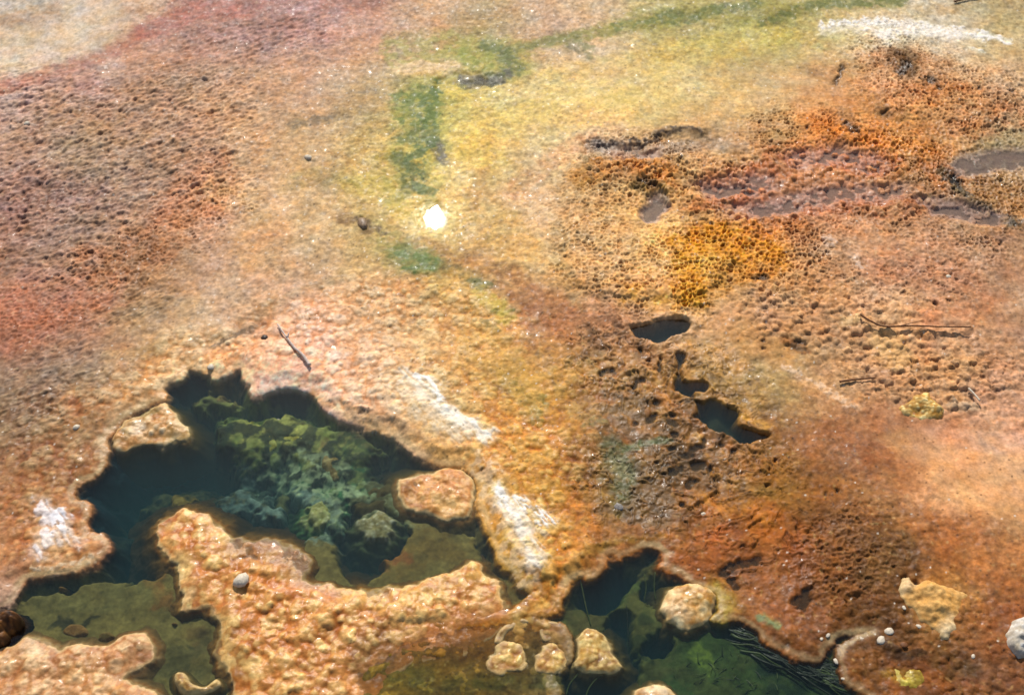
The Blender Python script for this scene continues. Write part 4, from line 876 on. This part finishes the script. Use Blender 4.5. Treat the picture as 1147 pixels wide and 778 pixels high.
def mound(name, label, cat, pts, h, w=0.02, z0=WATER_Z, main=(200,150,90), light=(236,200,140), dark=(120,80,40), rim=(228,200,140),
          lump=.5, lscale=.022, strokes=(), lows=(), wet=.8, seed=0, group=None, step=.002, rough=.0012, rimk=.5, under=(96,84,44), skirt=.06, jag=.007, mat=None, slope=1.1):
    poly = ground_poly(pts)
    lo = poly.min(0) - .07; hi = poly.max(0) + .07
    nx = int((hi[0] - lo[0]) / step) + 1; ny = int((hi[1] - lo[1]) / step) + 1
    X, Y = np.meshgrid(lo[0] + np.arange(nx) * step, lo[1] + np.arange(ny) * step)
    x = X.ravel(); y = Y.ravel(); u, v = to_pixel(x, y)
    e = -(sdf(x, y, poly, .2) + jag * fbm(x, y, .03, 3, 200 + seed))
    t = np.clip(e / w, 0, 1)
    prof = np.sqrt(1 - (1 - t) ** 2)
    l1, l2, lid = worley(x + .004 * fbm(x, y, .02, 2, seed + 3), y + .004 * fbm(x, y, .02, 2, seed + 5), lscale, 210 + seed)
    q1, q2, qid = worley(x, y, lscale * .48, 220 + seed)
    bl = np.clip(1 - (l1 / .85) ** 2, 0, 1) * (.3 + .7 * lid); bs = np.clip(1 - (q1 / .75) ** 2, 0, 1) * (.2 + .8 * qid)
    low = np.clip(field(u, v, x, y, lows), 0, 1) if len(lows) else 0
    hh = h * (1 - low)
    L = lump * (1 - low)
    z = z0 - .002 + hh * prof * (0.75 + 0.75 * fbm(x, y, .07, 3, seed + 11)) + L * t * lscale * (.34 * bl + .2 * bs - .12)
    z += (rough * 1.3 * fbm(x, y, .012, 3, seed + 13) + .0032 * fbm(x, y, .035, 3, seed + 12)) * np.clip(t * 1.5, 0, 1)
    z = np.where(e < 0, z0 - .002 + e * slope, z)
    C = np.tile(lin(main), (len(x), 1))
    n1 = fbm(x, y, .05, 4, seed + 17)[:, None]; n2 = fbm(x, y, .015, 3, seed + 19)[:, None]
    C = C * (1 - sst(.0, .5, n1) * .7) + lin(dark) * sst(.0, .5, n1) * .7
    if len(strokes): paint(C, u + n1[:, 0] * 5, v + n1[:, 0] * 4, x, y, strokes)
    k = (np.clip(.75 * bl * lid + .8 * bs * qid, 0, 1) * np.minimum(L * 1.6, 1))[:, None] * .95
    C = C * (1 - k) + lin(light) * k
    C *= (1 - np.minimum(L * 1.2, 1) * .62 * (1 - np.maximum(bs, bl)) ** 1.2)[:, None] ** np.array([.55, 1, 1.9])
    m1, m2, mid = worley(x, y, .0065, 240 + seed)
    C *= (1 + .35 * (mid - .5))[:, None] ** np.array([.8, 1, 1.3])
    C *= np.clip(1 + .18 * n1 + .25 * n2, .4, 1.7)
    r = (sst(.009, .002, e) * sst(-.003, .0, e))[:, None] * rimk
    C = C * (1 - r) + lin(rim) * r
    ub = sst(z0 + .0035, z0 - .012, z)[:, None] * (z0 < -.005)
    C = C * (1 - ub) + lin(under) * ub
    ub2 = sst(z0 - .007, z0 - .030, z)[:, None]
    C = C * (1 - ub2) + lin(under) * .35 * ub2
    keep = e > -skirt / slope
    i = np.arange(nx * ny).reshape(ny, nx)
    q = np.stack([i[:-1, :-1], i[:-1, 1:], i[1:, 1:], i[1:, :-1]], -1).reshape(-1, 4)
    q = q[keep[q].all(1)]
    used = np.unique(q); remap = np.zeros(nx * ny, int); remap[used] = np.arange(len(used))
    cx, cy = poly.mean(0)
    co = np.stack([x - cx, y - cy, z - z0], 1)[used]
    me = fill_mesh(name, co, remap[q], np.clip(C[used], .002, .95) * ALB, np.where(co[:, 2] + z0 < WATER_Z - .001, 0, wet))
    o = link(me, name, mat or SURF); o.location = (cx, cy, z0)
    return tag(o, label, cat, group)

def tube(pts, radii, sides=7, wob=0.0, seed=0):
    """tapered tube along world points; returns verts, quads"""
    p = np.asarray(pts, float); n = len(p); r = np.asarray(radii, float)
    rs = np.random.RandomState(seed); V = []; Q = []
    for i in range(n):
        t = p[min(i + 1, n - 1)] - p[max(i - 1, 0)]; t /= np.linalg.norm(t) + 1e-12
        s = np.cross(t, (0, 0, 1)); s = s if np.linalg.norm(s) > 1e-6 else np.array([1., 0, 0]); s /= np.linalg.norm(s); w = np.cross(s, t)
        for k in range(sides):
            a = 2 * math.pi * k / sides; rr = r[i] * (1 + wob * (rs.rand() - .5))
            V.append(p[i] + rr * (math.cos(a) * s + math.sin(a) * w))
    for i in range(n - 1):
        for k in range(sides):
            a = i * sides + k; b = i * sides + (k + 1) % sides
            Q.append((a, b, b + sides, a + sides))
    caps = [tuple(range(sides))[::-1], tuple(range((n - 1) * sides, n * sides))]
    return V, Q + caps

def poly_obj(name, V, Fc, mat, loc, label=None, cat=None, group=None):
    me = bpy.data.meshes.new(name)
    L = np.array(loc)
    me.from_pydata([tuple(np.array(a) - L) for a in V], [], Fc)
    for p in me.polygons: p.use_smooth = True
    o = link(me, name, mat); o.location = loc
    return tag(o, label, cat, group)

def spline(pts, n=6):
    p = np.asarray(pts, float); out = []
    for i in range(len(p) - 1):
        p0 = p[max(i - 1, 0)]; p1 = p[i]; p2 = p[i + 1]; p3 = p[min(i + 2, len(p) - 1)]
        for k in range(n):
            t = k / n
            out.append(.5 * ((2 * p1) + (-p0 + p2) * t + (2 * p0 - 5 * p1 + 4 * p2 - p3) * t * t + (-p0 + 3 * p1 - 3 * p2 + p3) * t ** 3))
    out.append(p[-1])
    return np.array(out)

def stick(name, label, cat, uv, r0, r1, mat, lift=.002, knots=(), side=None, group=None, seed=0):
    q = spline([(a, b) for a, b in uv], 6)
    x, y = at(q[:, 0], q[:, 1]); zg = ground(x, y)[0]
    zz = np.linspace(zg[0], zg[-1], len(x)); off = max(0, float(np.max(zg - zz))); zz = zz + min(off, .012)
    P = np.stack([x, y, zz + lift + r0 * .6], 1)
    rad = np.linspace(r0, r1, len(P))
    for i, k in knots: rad[int(i * (len(P) - 1))] *= k
    V, Fc = tube(P, rad, 8, .35, seed)
    if side is not None:
        fr, du, dv, L = side
        b = P[int(fr * (len(P) - 1))]; x2, y2 = at(du, dv); e = np.array([x2, y2, b[2] + .004])
        S = [b + (e - b) * t for t in (0, .35, .7, 1)]
        v2, f2 = tube(S, np.linspace(r1 * .8, r1 * .4, 4), 6, .3, seed + 1)
        m = len(V); V += v2; Fc += [tuple(i + m for i in f) for f in f2]
    c = P.mean(0)
    return poly_obj(name, V, Fc, mat, tuple(c), label, cat, group)

def pebble(name, label, cat, u, v, size, mat, flat=.42, seed=0, group=None, z=None, ang=0.0, asp=None):
    """small stone lying on the ground: a noisy rounded lump with facets"""
    rs = np.random.RandomState(seed + 900); asp = asp or 1.05 + .5 * rs.rand(); ang = ang or rs.rand() * 3
    x, y = at(u, v); g = gz(u, v) if z is None else z
    px = size * float(np.hypot(*(np.array(at(u + 1, v)) - np.array([x, y]))))    # image pixels -> metres
    n, m = 9, 6; V = []; Fc = []
    ph = rs.rand(6) * 6.28
    for j in range(m + 1):
        th = math.pi * j / m
        for i in range(n):
            a = 2 * math.pi * i / n
            d = np.array([math.sin(th) * math.cos(a), math.sin(th) * math.sin(a), math.cos(th)])
            k = 1 + .12 * math.sin(2.1 * d[0] + ph[0]) + .10 * math.sin(2.6 * d[1] + ph[1]) + .07 * math.sin(3 * d[2] + 2 * d[0] + ph[2]) + .05 * math.sin(5 * d[0] + 4 * d[1] + ph[3])
            k += .20 * (rs.rand() - .5) if 0 < j < m else 0
            p = d * k * px * .5
            p = np.array([p[0] * asp, p[1], p[2] * flat])
            c, s = math.cos(ang), math.sin(ang)
            V.append((p[0] * c - p[1] * s + x, p[0] * s + p[1] * c + y, p[2] + g + px * .5 * flat * .05))
    for j in range(m):
        for i in range(n):
            a = j * n + i; b = j * n + (i + 1) % n
            Fc.append((a, a + n, b + n, b))
    return poly_obj(name, V, Fc, mat, (float(x), float(y), g), label, cat, group)

# ------------------------------------------------------------------ build
build_ground()

def water_body():
    x0, x1, y0, y1, zb = -1.7, 1.7, .6, 3.3, -.6
    V = [(a, b, c) for c in (zb, WATER_Z) for a, b in ((x0, y0), (x1, y0), (x1, y1), (x0, y1))]
    Fc = [(3, 2, 1, 0), (4, 5, 6, 7), (0, 1, 5, 4), (1, 2, 6, 5), (2, 3, 7, 6), (3, 0, 4, 7)]
    me = bpy.data.meshes.new('water'); me.from_pydata(V, [], Fc)
    tag(link(me, 'water', WATER), kind='structure')
water_body()

# --- mat islands and rocks standing in the water
mound('mat_island', 'largest lumpy orange mat island filling the lower middle of the pool', 'mat island',
  [(174,598),(178,582),(190,573),(209,567),(232,573),(250,588),(258,601),(279,599),(300,600),(318,606),(336,614),(349,626),(344,636),(342,644),(360,650),(385,655),(420,656),(465,650),(498,640),(530,626),(546,640),(566,664),(566,690),
   (552,712),(510,730),(460,742),(430,764),(425,800),(410,850),(300,850),(275,800),(262,775),(256,752),(238,728),(246,708),(240,690),(230,677),(204,679),(200,660),(199,638),(186,622)],
  .013, .075, main=(206,130,58), light=(246,204,126), dark=(150,86,36), lump=.58, lscale=.028, seed=1, wet=1.0, jag=.011, slope=.8, under=(122,92,46),
  strokes=[([(270,605),(310,615),(340,628)],22,(158,104,52),.8,.2,1.0), ([(320,640),(345,648)],14,(140,92,44),.7,.3),
           ([(205,600),(215,590)],20,(204,126,50),.6,.3,1.0), ([(200,630),(210,660)],14,(206,160,104),.6,.4,1.0),
           ([(400,665),(460,660),(520,640)],24,(214,164,72),.6,.5,1.2), ([(350,680),(300,660)],30,(214,132,50),.5,.5,1.0),
           ([(400,700),(470,700),(540,690)],20,(176,106,44),.8,.35), ([(430,750),(490,735),(550,715)],18,(140,92,42),.8,.4), ([(370,720),(350,760)],26,(180,110,48),.6,.5,1.0), ([(410,740),(430,720)],22,(112,76,36),.7,.4,1.0),
           ([(250,700),(245,725),(270,745)],16,(150,112,50),.7,.4,1.0), ([(215,660),(210,672)],6,(230,206,160),.5,.3)],
  lows=[([(275,606),(310,612),(338,628)],20,.62,0,1.0), ([(330,645),(380,662)],12,.5,0,1.2), ([(420,760),(450,742),(500,726),(560,705)],30,.9,0,1.0,.6),([(240,700),(240,730)],10,.5,0,1.0)])
mound('mat_island', 'tan mat island with a rounded knob at its right end in the lower left corner', 'mat island',
  [(-60,728),(-20,724),(10,720),(28,710),(45,712),(64,724),(84,716),(115,721),(130,712),(143,707),(160,706),(172,716),(172,734),(155,748),(138,757),(158,764),(180,780),(195,840),(-60,850)],
  .009, .04, main=(190,126,72), light=(240,204,150), dark=(158,98,50), lump=.45, lscale=.024, seed=2, slope=.7, under=(120,96,54),
  strokes=[([(30,720),(40,730)],10,(232,206,170),.7,.4,1.0), ([(148,722),(162,728)],11,(168,116,74),.8,.1,1.0), ([(150,713),(165,716)],4,(214,180,130),.7,.2), ([(90,760),(120,775)],26,(206,148,84),.6,.5), ([(30,750),(60,740)],20,(176,118,72),.6,.5)])
mound('mat_island', 'small lumpy tan mat island close under the left bank of the pool', 'mat island',
  [(124,491),(134,475),(150,464),(165,456),(181,449),(192,455),(198,464),(207,473),(214,484),(208,491),(196,490),(185,498),(172,495),(150,498),(137,503)],
  .012, .03, main=(200,144,80), light=(244,214,168), dark=(176,122,66), lump=.6, lscale=.026, seed=3,
  strokes=[([(140,480),(165,462),(172,457)],7,(150,140,92),.7,.4,1.0), ([(150,480),(156,476)],7,(240,218,196),.8,.3,1.0), ([(205,482),(195,488)],11,(176,140,66),.7,.4,1.0)])
mound('mat_island', 'smooth orange bean-shaped mat island against the right bank of the pool', 'mat island',
  [(446,537),(455,531),(470,528),(498,522),(516,524),(528,535),(531,552),(524,576),(508,581),(496,580),(482,573),(466,570),(453,564),(444,553)],
  .011, .036, main=(204,136,70), light=(242,200,130), dark=(196,128,64), lump=.35, lscale=.022, seed=4, rimk=.75, slope=.7,
  strokes=[([(450,545),(452,555)],12,(150,104,56),.7,.3,1.0), ([(500,535),(515,545)],18,(212,142,80),.6,.3,1.0), ([(490,560),(510,570)],12,(232,186,112),.6,.5,1.0)])
mound('mat_island', 'little ring-shaped lump in the water by the bottom edge of the pool', 'mat island',
  [(194,757),(198,750),(206,752),(214,762),(228,766),(242,758),(247,765),(238,772),(220,776),(202,774)],
  .014, .010, main=(150,112,56), light=(226,190,120), dark=(110,84,40), lump=.5, lscale=.014, seed=5, step=.0015, jag=.002)
mound('crust_clump', 'black-brown knobbly crust clump at the left edge above the tan island', 'crust clump',
  [(-30,684),(0,681),(14,684),(24,690),(28,698),(22,706),(10,708),(4,720),(-20,722)], .030, .02, main=(70,46,20), light=(150,98,44), dark=(28,22,12), rim=(40,30,16), under=(20,18,10), lump=.9, lscale=.013, seed=6, step=.0015, wet=.6)
mound('rock', 'round pale yellow rock with a white cracked face beside the stream', 'rock',
  [(741,676),(744,663),(754,654),(772,652),(790,655),(800,663),(802,678),(795,692),(780,701),(762,703),(748,695)],
  .020, .04, main=(206,152,78), light=(248,220,164), dark=(170,118,54), lump=.6, lscale=.024, seed=7, jag=.008,
  strokes=[([(782,665),(795,675)],15,(184,140,50),.7,.4,1.0), ([(753,680),(762,692)],10,(240,214,180),.8,.4,1.0)])
mound('rock', 'yellowish cone-shaped rock standing alone in the stream', 'rock',
  [(645,714),(655,704),(668,702),(678,709),(684,722),(694,736),(699,745),(690,751),(672,750),(655,752),(644,744),(640,738),(646,728)],
  .016, .05, main=(150,114,56), light=(240,210,136), dark=(96,74,38), lump=.8, lscale=.019, seed=8, jag=.009,
  strokes=[([(658,712),(665,722),(655,730)],12,(218,180,100),.8,.3,1.0), ([(680,738),(688,745)],14,(128,92,48),.8,.2,1.0)])
mound('rock', 'left one of the twin tan lumps joined by a low reddish ledge', 'rock',
  [(545,738),(555,722),(562,714),(576,718),(588,730),(590,742),(580,750),(560,752),(548,748)], .009, .03, z0=-.0065, main=(176,124,52), light=(246,212,132), dark=(120,78,38), lump=.8, lscale=.018, jag=.009, seed=9)
mound('rock', 'right one of the twin tan lumps with dark water behind it', 'rock',
  [(596,742),(600,730),(612,720),(624,718),(634,728),(637,738),(630,748),(616,752),(600,750)], .009, .03, z0=-.0065, main=(172,120,48), light=(238,202,120), dark=(116,78,36), lump=.8, lscale=.017, jag=.009, seed=10)
mound('mud_ledge', 'low curved ochre ledge arching behind the twin tan lumps', 'mud ledge',
  [(553,716),(560,702),(572,694),(586,690),(592,694),(578,699),(568,706),(560,718)], .008, .010, z0=-.007, main=(150,106,52), light=(200,160,96), dark=(116,84,44), lump=.2, lscale=.014, seed=11, step=.0015, jag=.002)
mound('mud_ledge', 'flat ochre ledge between the twin lumps and the peninsula tip', 'mud ledge',
  [(604,696),(618,692),(632,697),(635,706),(630,718),(620,714),(610,716),(604,706)], .007, .014, z0=-.008, main=(134,94,44), light=(180,136,70), dark=(110,78,38), lump=.2, lscale=.014, seed=12, step=.0015, jag=.002)
mound('rock', 'tan wet rock at the bottom edge of the photo in the dark stream', 'rock',
  [(690,790),(706,776),(718,767),(733,762),(748,766),(756,776),(770,800),(730,815),(690,810)], .015, .04, main=(190,136,72), light=(244,214,164), dark=(140,96,44), lump=.5, lscale=.022, seed=13,
  strokes=[([(728,770),(740,772)],8,(240,214,180),.7,.4,1.0), ([(745,776),(750,780)],6,(70,50,26),.7,.2,1.0)])
def ground_rock(name, label, cat, pts, h, **k):
    p = np.array(pts, float).mean(0)
    return mound(name, label, cat, pts, h, z0=gz(*p) - .003, **k)
ground_rock('rock', 'flat cream and ochre crusted rock set in brown mat near the lower right', 'rock',
  [(1006,660),(1010,648),(1020,645),(1024,655),(1040,652),(1056,655),(1072,660),(1084,668),(1082,682),(1074,692),(1072,704),(1064,714),(1054,714),(1046,704),(1032,696),(1020,682),(1010,672)], .020, w=.026, main=(214,160,88), light=(240,206,146), dark=(204,146,74), lump=.12, lscale=.02, seed=14, wet=.3, rimk=.3, rough=.0025, under=(110,74,36),
  strokes=[([(1010,660),(1020,650)],9,(226,196,150),.8,.3,1.0), ([(1058,706),(1066,700)],9,(236,210,164),.8,.3,1.0), ([(1040,668),(1060,680)],18,(220,166,88),.6,.4,1.0)])
ground_rock('rock', 'whitish grey rock cut off by the right edge of the photo', 'rock',
  [(1126,712),(1130,700),(1140,694),(1156,692),(1170,705),(1166,728),(1150,738),(1138,734),(1130,724)], .034, w=.026, main=(206,198,186), light=(236,232,224), dark=(140,132,124), lump=.3, lscale=.02, seed=15, wet=.2, rimk=.1, rough=.003, under=(110,80,50))
ground_rock('algae_lump', 'lemon yellow algae lump in dark mat at the bottom right', 'algae lump',
  [(1000,758),(1006,748),(1018,746),(1034,750),(1038,762),(1030,772),(1012,774),(1002,768)], .007, w=.025, jag=.010, main=(160,138,44), light=(206,184,76), dark=(90,74,28), lump=.7, lscale=.013, seed=16, step=.0015, rimk=.0, under=(60,50,20))
ground_rock('crust_clump', 'pale yellow clump of nodules on the orange mat at the right', 'crust clump',
  [(1008,456),(1018,448),(1030,442),(1040,438),(1046,444),(1052,452),(1058,460),(1054,469),(1040,471),(1026,471),(1014,466)], .014, w=.016, main=(214,170,88), light=(248,226,160), dark=(150,110,50), lump=.8, lscale=.014, seed=17, step=.0016, wet=.4, rimk=.1, under=(150,100,56))

# stones with white tops between the channel and the cream rock
PEB = [(988,715,10,'white stone with an orange side right of the channel head'),(996,706,9,'small cream stone just above the white and orange stone'),(1012,722,9,'orange-tipped small stone over the dark hollow')]
for k, (a, b, s, lab) in enumerate(PEB): pebble('stone', lab, 'stone', a, b, s, WHITE if k < 2 else BROWN, seed=k, group='stones by the channel head')
for k, (a, b, s, lab) in enumerate([(1029,702,8,'white chip of stone at the lower left foot of the cream rock'),(927,711,6,'cream pebble on the mud left of the channel head'),(920,715,5,'smaller pale pebble next to the cream pebble left of the channel'),
    (1090,735,6,'pale pebble in the dark weedy mat under the cream rock'),(1012,682,6,'pale chip on brown mat left of the cream rock'),(938,738,8,'bluish white wet stone in the mouth of the channel'),(945,758,5,'pale stone on the bank under the channel mouth')]):
    pebble('pebble', lab, 'pebble', a, b, s * .75, WHITE, seed=20 + k, group='pale pebbles at the lower right')
pebble('pebble', 'pale grey angular pebble lying on the largest orange island', 'pebble', 270, 653, 15, WHITE, .6, 41, z=.006, ang=.6)
pebble('pebble', 'white pebble alone on the tan slope left of the green growth', 'pebble', 346, 178, 7, WHITE, .7, 42)
pebble('stone', 'brown stone at the left edge of the green and yellow trickle', 'stone', 406, 251, 13, mat_plain('tan_stone', (150,122,92), .5, .4, 200, .6, 1.3), .6, 43)
pebble('pebble', 'dark pebble beside the upper end of the grey twig', 'pebble', 297, 381, 6, DARK, .8, 44)
pebble('pebble', 'white pebble on the left bank near the pool corner', 'pebble', 86, 479, 7, WHITE, .7, 45)
pebble('pebble', 'white pebble on the mat tongue that pokes into the pool', 'pebble', 236, 411, 7, WHITE, .7, 46)
pebble('pebble', 'grey white pebble in the green streak of the brown basin', 'pebble', 693, 566, 9, GREY, .7, 47)
pebble('pebble', 'white chip in a dark hole of the brown basin', 'pebble', 788, 574, 7, WHITE, .6, 48)
pebble('pebble', 'small white pebble glinting underwater above the yellow-green rock', 'pebble', 309, 462, 7, WHITE, .7, 49, z=-.03)
pebble('pebble', 'white pebble on the pale tan apron of the nodule field', 'pebble', 1062, 310, 5, WHITE, .7, 50)
pebble('pebble', 'white pebble on the far left slope above the rust patch', 'pebble', 30, 140, 6, WHITE, .7, 51)

# rocks lying under water
def sunk(label, pts, top, main, light, dark, seed, lump=.6, ls=.013, **k):
    mound('submerged_rock', label, 'rock', pts, .014, w=.05, z0=top - .010, main=main, light=light, dark=dark, rim=main, under=dark, slope=.9, lump=lump, lscale=ls, seed=seed, rimk=0, skirt=.10, jag=.018, **k)
sunk('long yellow-green rock under water in the upper pool', [(262,480),(270,470),(290,466),(315,464),(340,470),(350,480),(340,490),(318,494),(295,496),(275,490)], -.014, (176,178,78), (222,220,124), (96,116,52), 31)
sunk('brown-green speckled rock under water below the far bank', [(340,492),(355,482),(380,482),(402,490),(408,504),(396,520),(370,526),(348,516)], -.018, (136,124,74), (190,172,116), (74,86,52), 32)
sunk('pale lime rock under water left of the bean-shaped island', [(340,575),(344,562),(354,556),(368,558),(374,570),(362,580),(348,586)], -.013, (170,184,120), (224,226,170), (82,124,76), 33)
sunk('greyish white crusted rock just under water beside the bean-shaped island', [(402,584),(408,574),(422,568),(438,570),(444,580),(436,590),(420,600),(408,596)], -.006, (150,154,112), (214,214,180), (84,96,62), 34)
sunk('dark olive boulder under water left of the bean-shaped island', [(396,558),(404,544),(420,536),(440,532),(446,548),(438,562),(418,568),(402,570)], -.016, (84,78,44), (116,104,58), (54,58,36), 35, lump=.3)
sunk('dim bluish slab deep in the middle of the pool', [(258,560),(268,540),(285,530),(300,530),(296,548),(282,566),(268,570)], -.05, (70,92,84), (110,130,110), (40,64,62), 36, lump=.3)
sunk('narrow ochre stone under water in the middle of the pool', [(306,552),(308,538),(314,528),(320,532),(318,545),(312,556)], -.04, (112,116,70), (150,150,96), (56,72,50), 37, lump=.3)
sunk('small ochre stone under water above the island head', [(188,552),(194,544),(206,543),(214,548),(206,555),(196,556)], -.03, (140,120,54), (186,160,84), (80,80,44), 38, lump=.4)
# small flat discs of mat on the shallow olive floor
DISC = [(81,699,15,'larger tan disc of mat on the olive floor at the lower left'),(116,707,11,'olive disc of mat right of the tan disc'),(66,652,5,'tiny ochre disc near the foot of the left lobe'),(193,692,4,'tiny yellow disc left of the big island'),(388,655,11,'brown lobed disc at the water edge of the big island'),(430,580,1,'')]
for k, (a, b, r, lab) in enumerate(DISC):
    if not lab: continue
    mound('mat_disc', lab, 'mat disc', [(a + r * math.cos(t) * (1 + .15 * math.sin(3 * t + k)), b + r * .55 * math.sin(t)) for t in np.linspace(0, 6.28, 11)[:-1]], .014, .008, z0=-.026, main=(140,104,56) if k != 1 else (104,92,50), light=(180,140,86), dark=(96,80,44), lump=.1, lscale=.01, seed=50 + k, step=.0012, jag=.0015, rimk=.4, rim=(170,136,80), under=(60,56,34), group='discs of mat on the pool floor')

# --- sticks
stick('twig', 'bleached grey twig lying on the peach bank above the pool', 'twig', [(312,369),(321,382),(331,395),(340,403),(348,414)], .0016, .0036, BARK, .002, [(.85,1.25),(.5,1.2)], (.3,325,380,1), seed=3)
stick('twig', 'long dark brown twig half sunk in the orange nodules at the right', 'twig', [(962,358),(975,366),(990,371),(1020,370),(1055,371),(1086,371)], .0022, .0016, BROWN, .0005, [(.2,1.3)], (.5,1030,366,1), seed=4)
stick('twig', 'short reddish twig below the smooth tan patch in the nodules', 'twig', [(940,429),(955,427),(968,426),(980,425)], .0024, .0016, BROWN, .002, (), None, seed=5)
stick('twig', 'short white straw beside the pale yellow clump', 'twig', [(1084,437),(1090,444),(1096,452)], .0018, .0018, WHITE, .003, (), None, seed=6)
stick('twig', 'thin dark twig by the top edge of the photo at the upper right', 'twig', [(1068,5),(1080,2),(1098,-2)], .0030, .0020, BROWN, .003, (), None, seed=7)

# --- plants in the stream
def weed(name, label, cat, uv, zs, r0, r1, mat, group, seed=0, sides=5):
    q = spline([(a, b) for a, b in uv], 6); x, y = at(q[:, 0], q[:, 1], -.01)
    z = np.interp(np.linspace(0, 1, len(x)), np.linspace(0, 1, len(zs)), zs)
    P = np.stack([x, y, z], 1); V, Fc = tube(P, np.linspace(r0, r1, len(P)), sides, .2, seed)
    return poly_obj(name, V, Fc, mat, tuple(P[0]), label, cat, group)
weed('water_stalk', 'long thin green stalk rising from the cone-shaped rock to the bank', 'stalk', [(662,697),(657,680),(653,662),(649,645)], (-.02,-.014,-.012,-.009), .0011, .0007, WEED2, 'stalks in the stream', 1)
weed('water_stalk', 'twin of the short stalks hanging under the bank, left one', 'stalk', [(734,640),(733,655),(735,668)], (-.011,-.015,-.02), .0009, .0007, WEED2, 'stalks in the stream', 2)
weed('water_stalk', 'twin of the short stalks hanging under the bank, right one', 'stalk', [(722,642),(724,656),(722,668)], (-.011,-.015,-.02), .0009, .0007, WEED2, 'stalks in the stream', 3)
weed('water_stalk', 'bent green stalk below the twin tan lumps, left of two', 'stalk', [(634,776),(638,764),(646,755),(650,750)], (-.02,-.016,-.013,-.012), .0010, .0007, WEED2, 'stalks in the stream', 4)
weed('water_stalk', 'bent green stalk below the cone-shaped rock, right of two', 'stalk', [(656,778),(660,768),(668,759),(674,756)], (-.02,-.016,-.013,-.012), .0010, .0007, WEED2, 'stalks in the stream', 5)
weed('water_stalk', 'dark upright stalk in the middle of the stream', 'stalk', [(705,712),(703,690),(702,676)], (-.03,-.02,-.015), .0012, .0008, WEED, 'stalks in the stream', 6)
rs = np.random.RandomState(77)
for k in range(150):
    t = rs.rand(); o = rs.randn() * 9
    u0 = 815 + t * 110 + rs.randn() * 10; v0 = 692 + t * 52 + abs(o) * .9 + 2
    L = 30 + 45 * rs.rand(); s = .42 + .12 * rs.randn()
    uv = [(u0, v0), (u0 + L * .35, v0 + L * .35 * s + rs.randn() * 2), (u0 + L * .7, v0 + L * .7 * s + rs.randn() * 3), (u0 + L, v0 + L * (s + .05) + rs.randn() * 4)]
    q = spline([(a_, b_) for a_, b_ in uv], 3); amp = 1.2 + 2 * rs.rand(); ph = rs.rand() * 6
    uv = [(a_ + amp * math.sin(ph + i_ * 1.1), b_ + amp * .8 * math.cos(ph + i_ * .9)) for i_, (a_, b_) in enumerate(q)]
    weed('algae_strand', 'dark green algae strand trailing with many others down the right side of the stream', 'algae strand', uv,
         (-.020 - .008 * rs.rand(), -.014, -.0125, -.016), (.0014 + .0026 * rs.rand()), .0007, WEED if rs.rand() < .8 else WEED2, 'algae strands along the stream bank', k, 4)
for k in range(40):
    u0 = 770 + 90 * rs.rand(); v0 = 735 + 45 * rs.rand(); L = 12 + 18 * rs.rand(); a = rs.rand() * 6.28
    uv = [(u0, v0), (u0 + L * .5 * math.cos(a), v0 + L * .4 * math.sin(a)), (u0 + L * math.cos(a + .5), v0 + L * .7 * math.sin(a + .5))]
    weed('algae_strand', 'short green algae tuft strand on the weedy stream floor at the bottom of the photo', 'algae strand', uv, (-.034, -.022, -.016), .0014, .0005, WEED2 if rs.rand() < .6 else WEED, 'algae tufts on the stream floor', 200 + k, 4)

# ------------------------------------------------------------------ light, sky, camera
# the sun stands where the trickle at image pixel (486, 241) mirrors it to the viewer
gx, gy = at(486, 241, WATER_Z)
dv = np.array([float(gx), float(gy), WATER_Z - H]); dv /= np.linalg.norm(dv)
to_sun = np.array([dv[0], dv[1], -dv[2]])
elev = math.asin(to_sun[2]); azim = math.atan2(to_sun[0], to_sun[1])
print('sun elevation', math.degrees(elev), 'azimuth', math.degrees(azim))
from mathutils import Vector
sl = bpy.data.lights.new('sun', 'SUN'); sl.energy = 4.6; sl.angle = math.radians(.53); sl.color = (1, .955, .88)
so = bpy.data.objects.new('sun', sl); col_main.objects.link(so)
so.rotation_euler = Vector(tuple(-to_sun)).to_track_quat('-Z', 'Y').to_euler(); so.location = tuple(to_sun * 20)

w = bpy.data.worlds.new('World'); sc.world = w; w.use_nodes = True
n = w.node_tree.nodes; l = w.node_tree.links
bg = n['Background']; sky = n.new('ShaderNodeTexSky'); sky.sky_type = 'NISHITA'; sky.sun_disc = False
sky.sun_elevation = elev; sky.sun_rotation = azim; sky.air_density = 1.0; sky.dust_density = 1.5
l.new(sky.outputs[0], bg.inputs[0]); bg.inputs[1].default_value = .115

cam = bpy.data.cameras.new('camera'); co = bpy.data.objects.new('camera', cam); col_main.objects.link(co)
co.location = (0, 0, H); co.rotation_euler = (math.pi / 2 - PITCH, 0, 0)
cam.sensor_width = 36; cam.lens = 36 * F / 1147.0; cam.clip_end = 500; cam.clip_start = .05
cam.dof.use_dof = True; cam.dof.focus_distance = 2.5; cam.dof.aperture_fstop = 6.3
sc.camera = co
sc.cycles.pixel_filter_type = 'BLACKMAN_HARRIS'; sc.cycles.filter_width = 1.6
sc.view_settings.view_transform = 'Standard'; sc.view_settings.look = 'None'; sc.view_settings.exposure = 0; sc.view_settings.gamma = 1
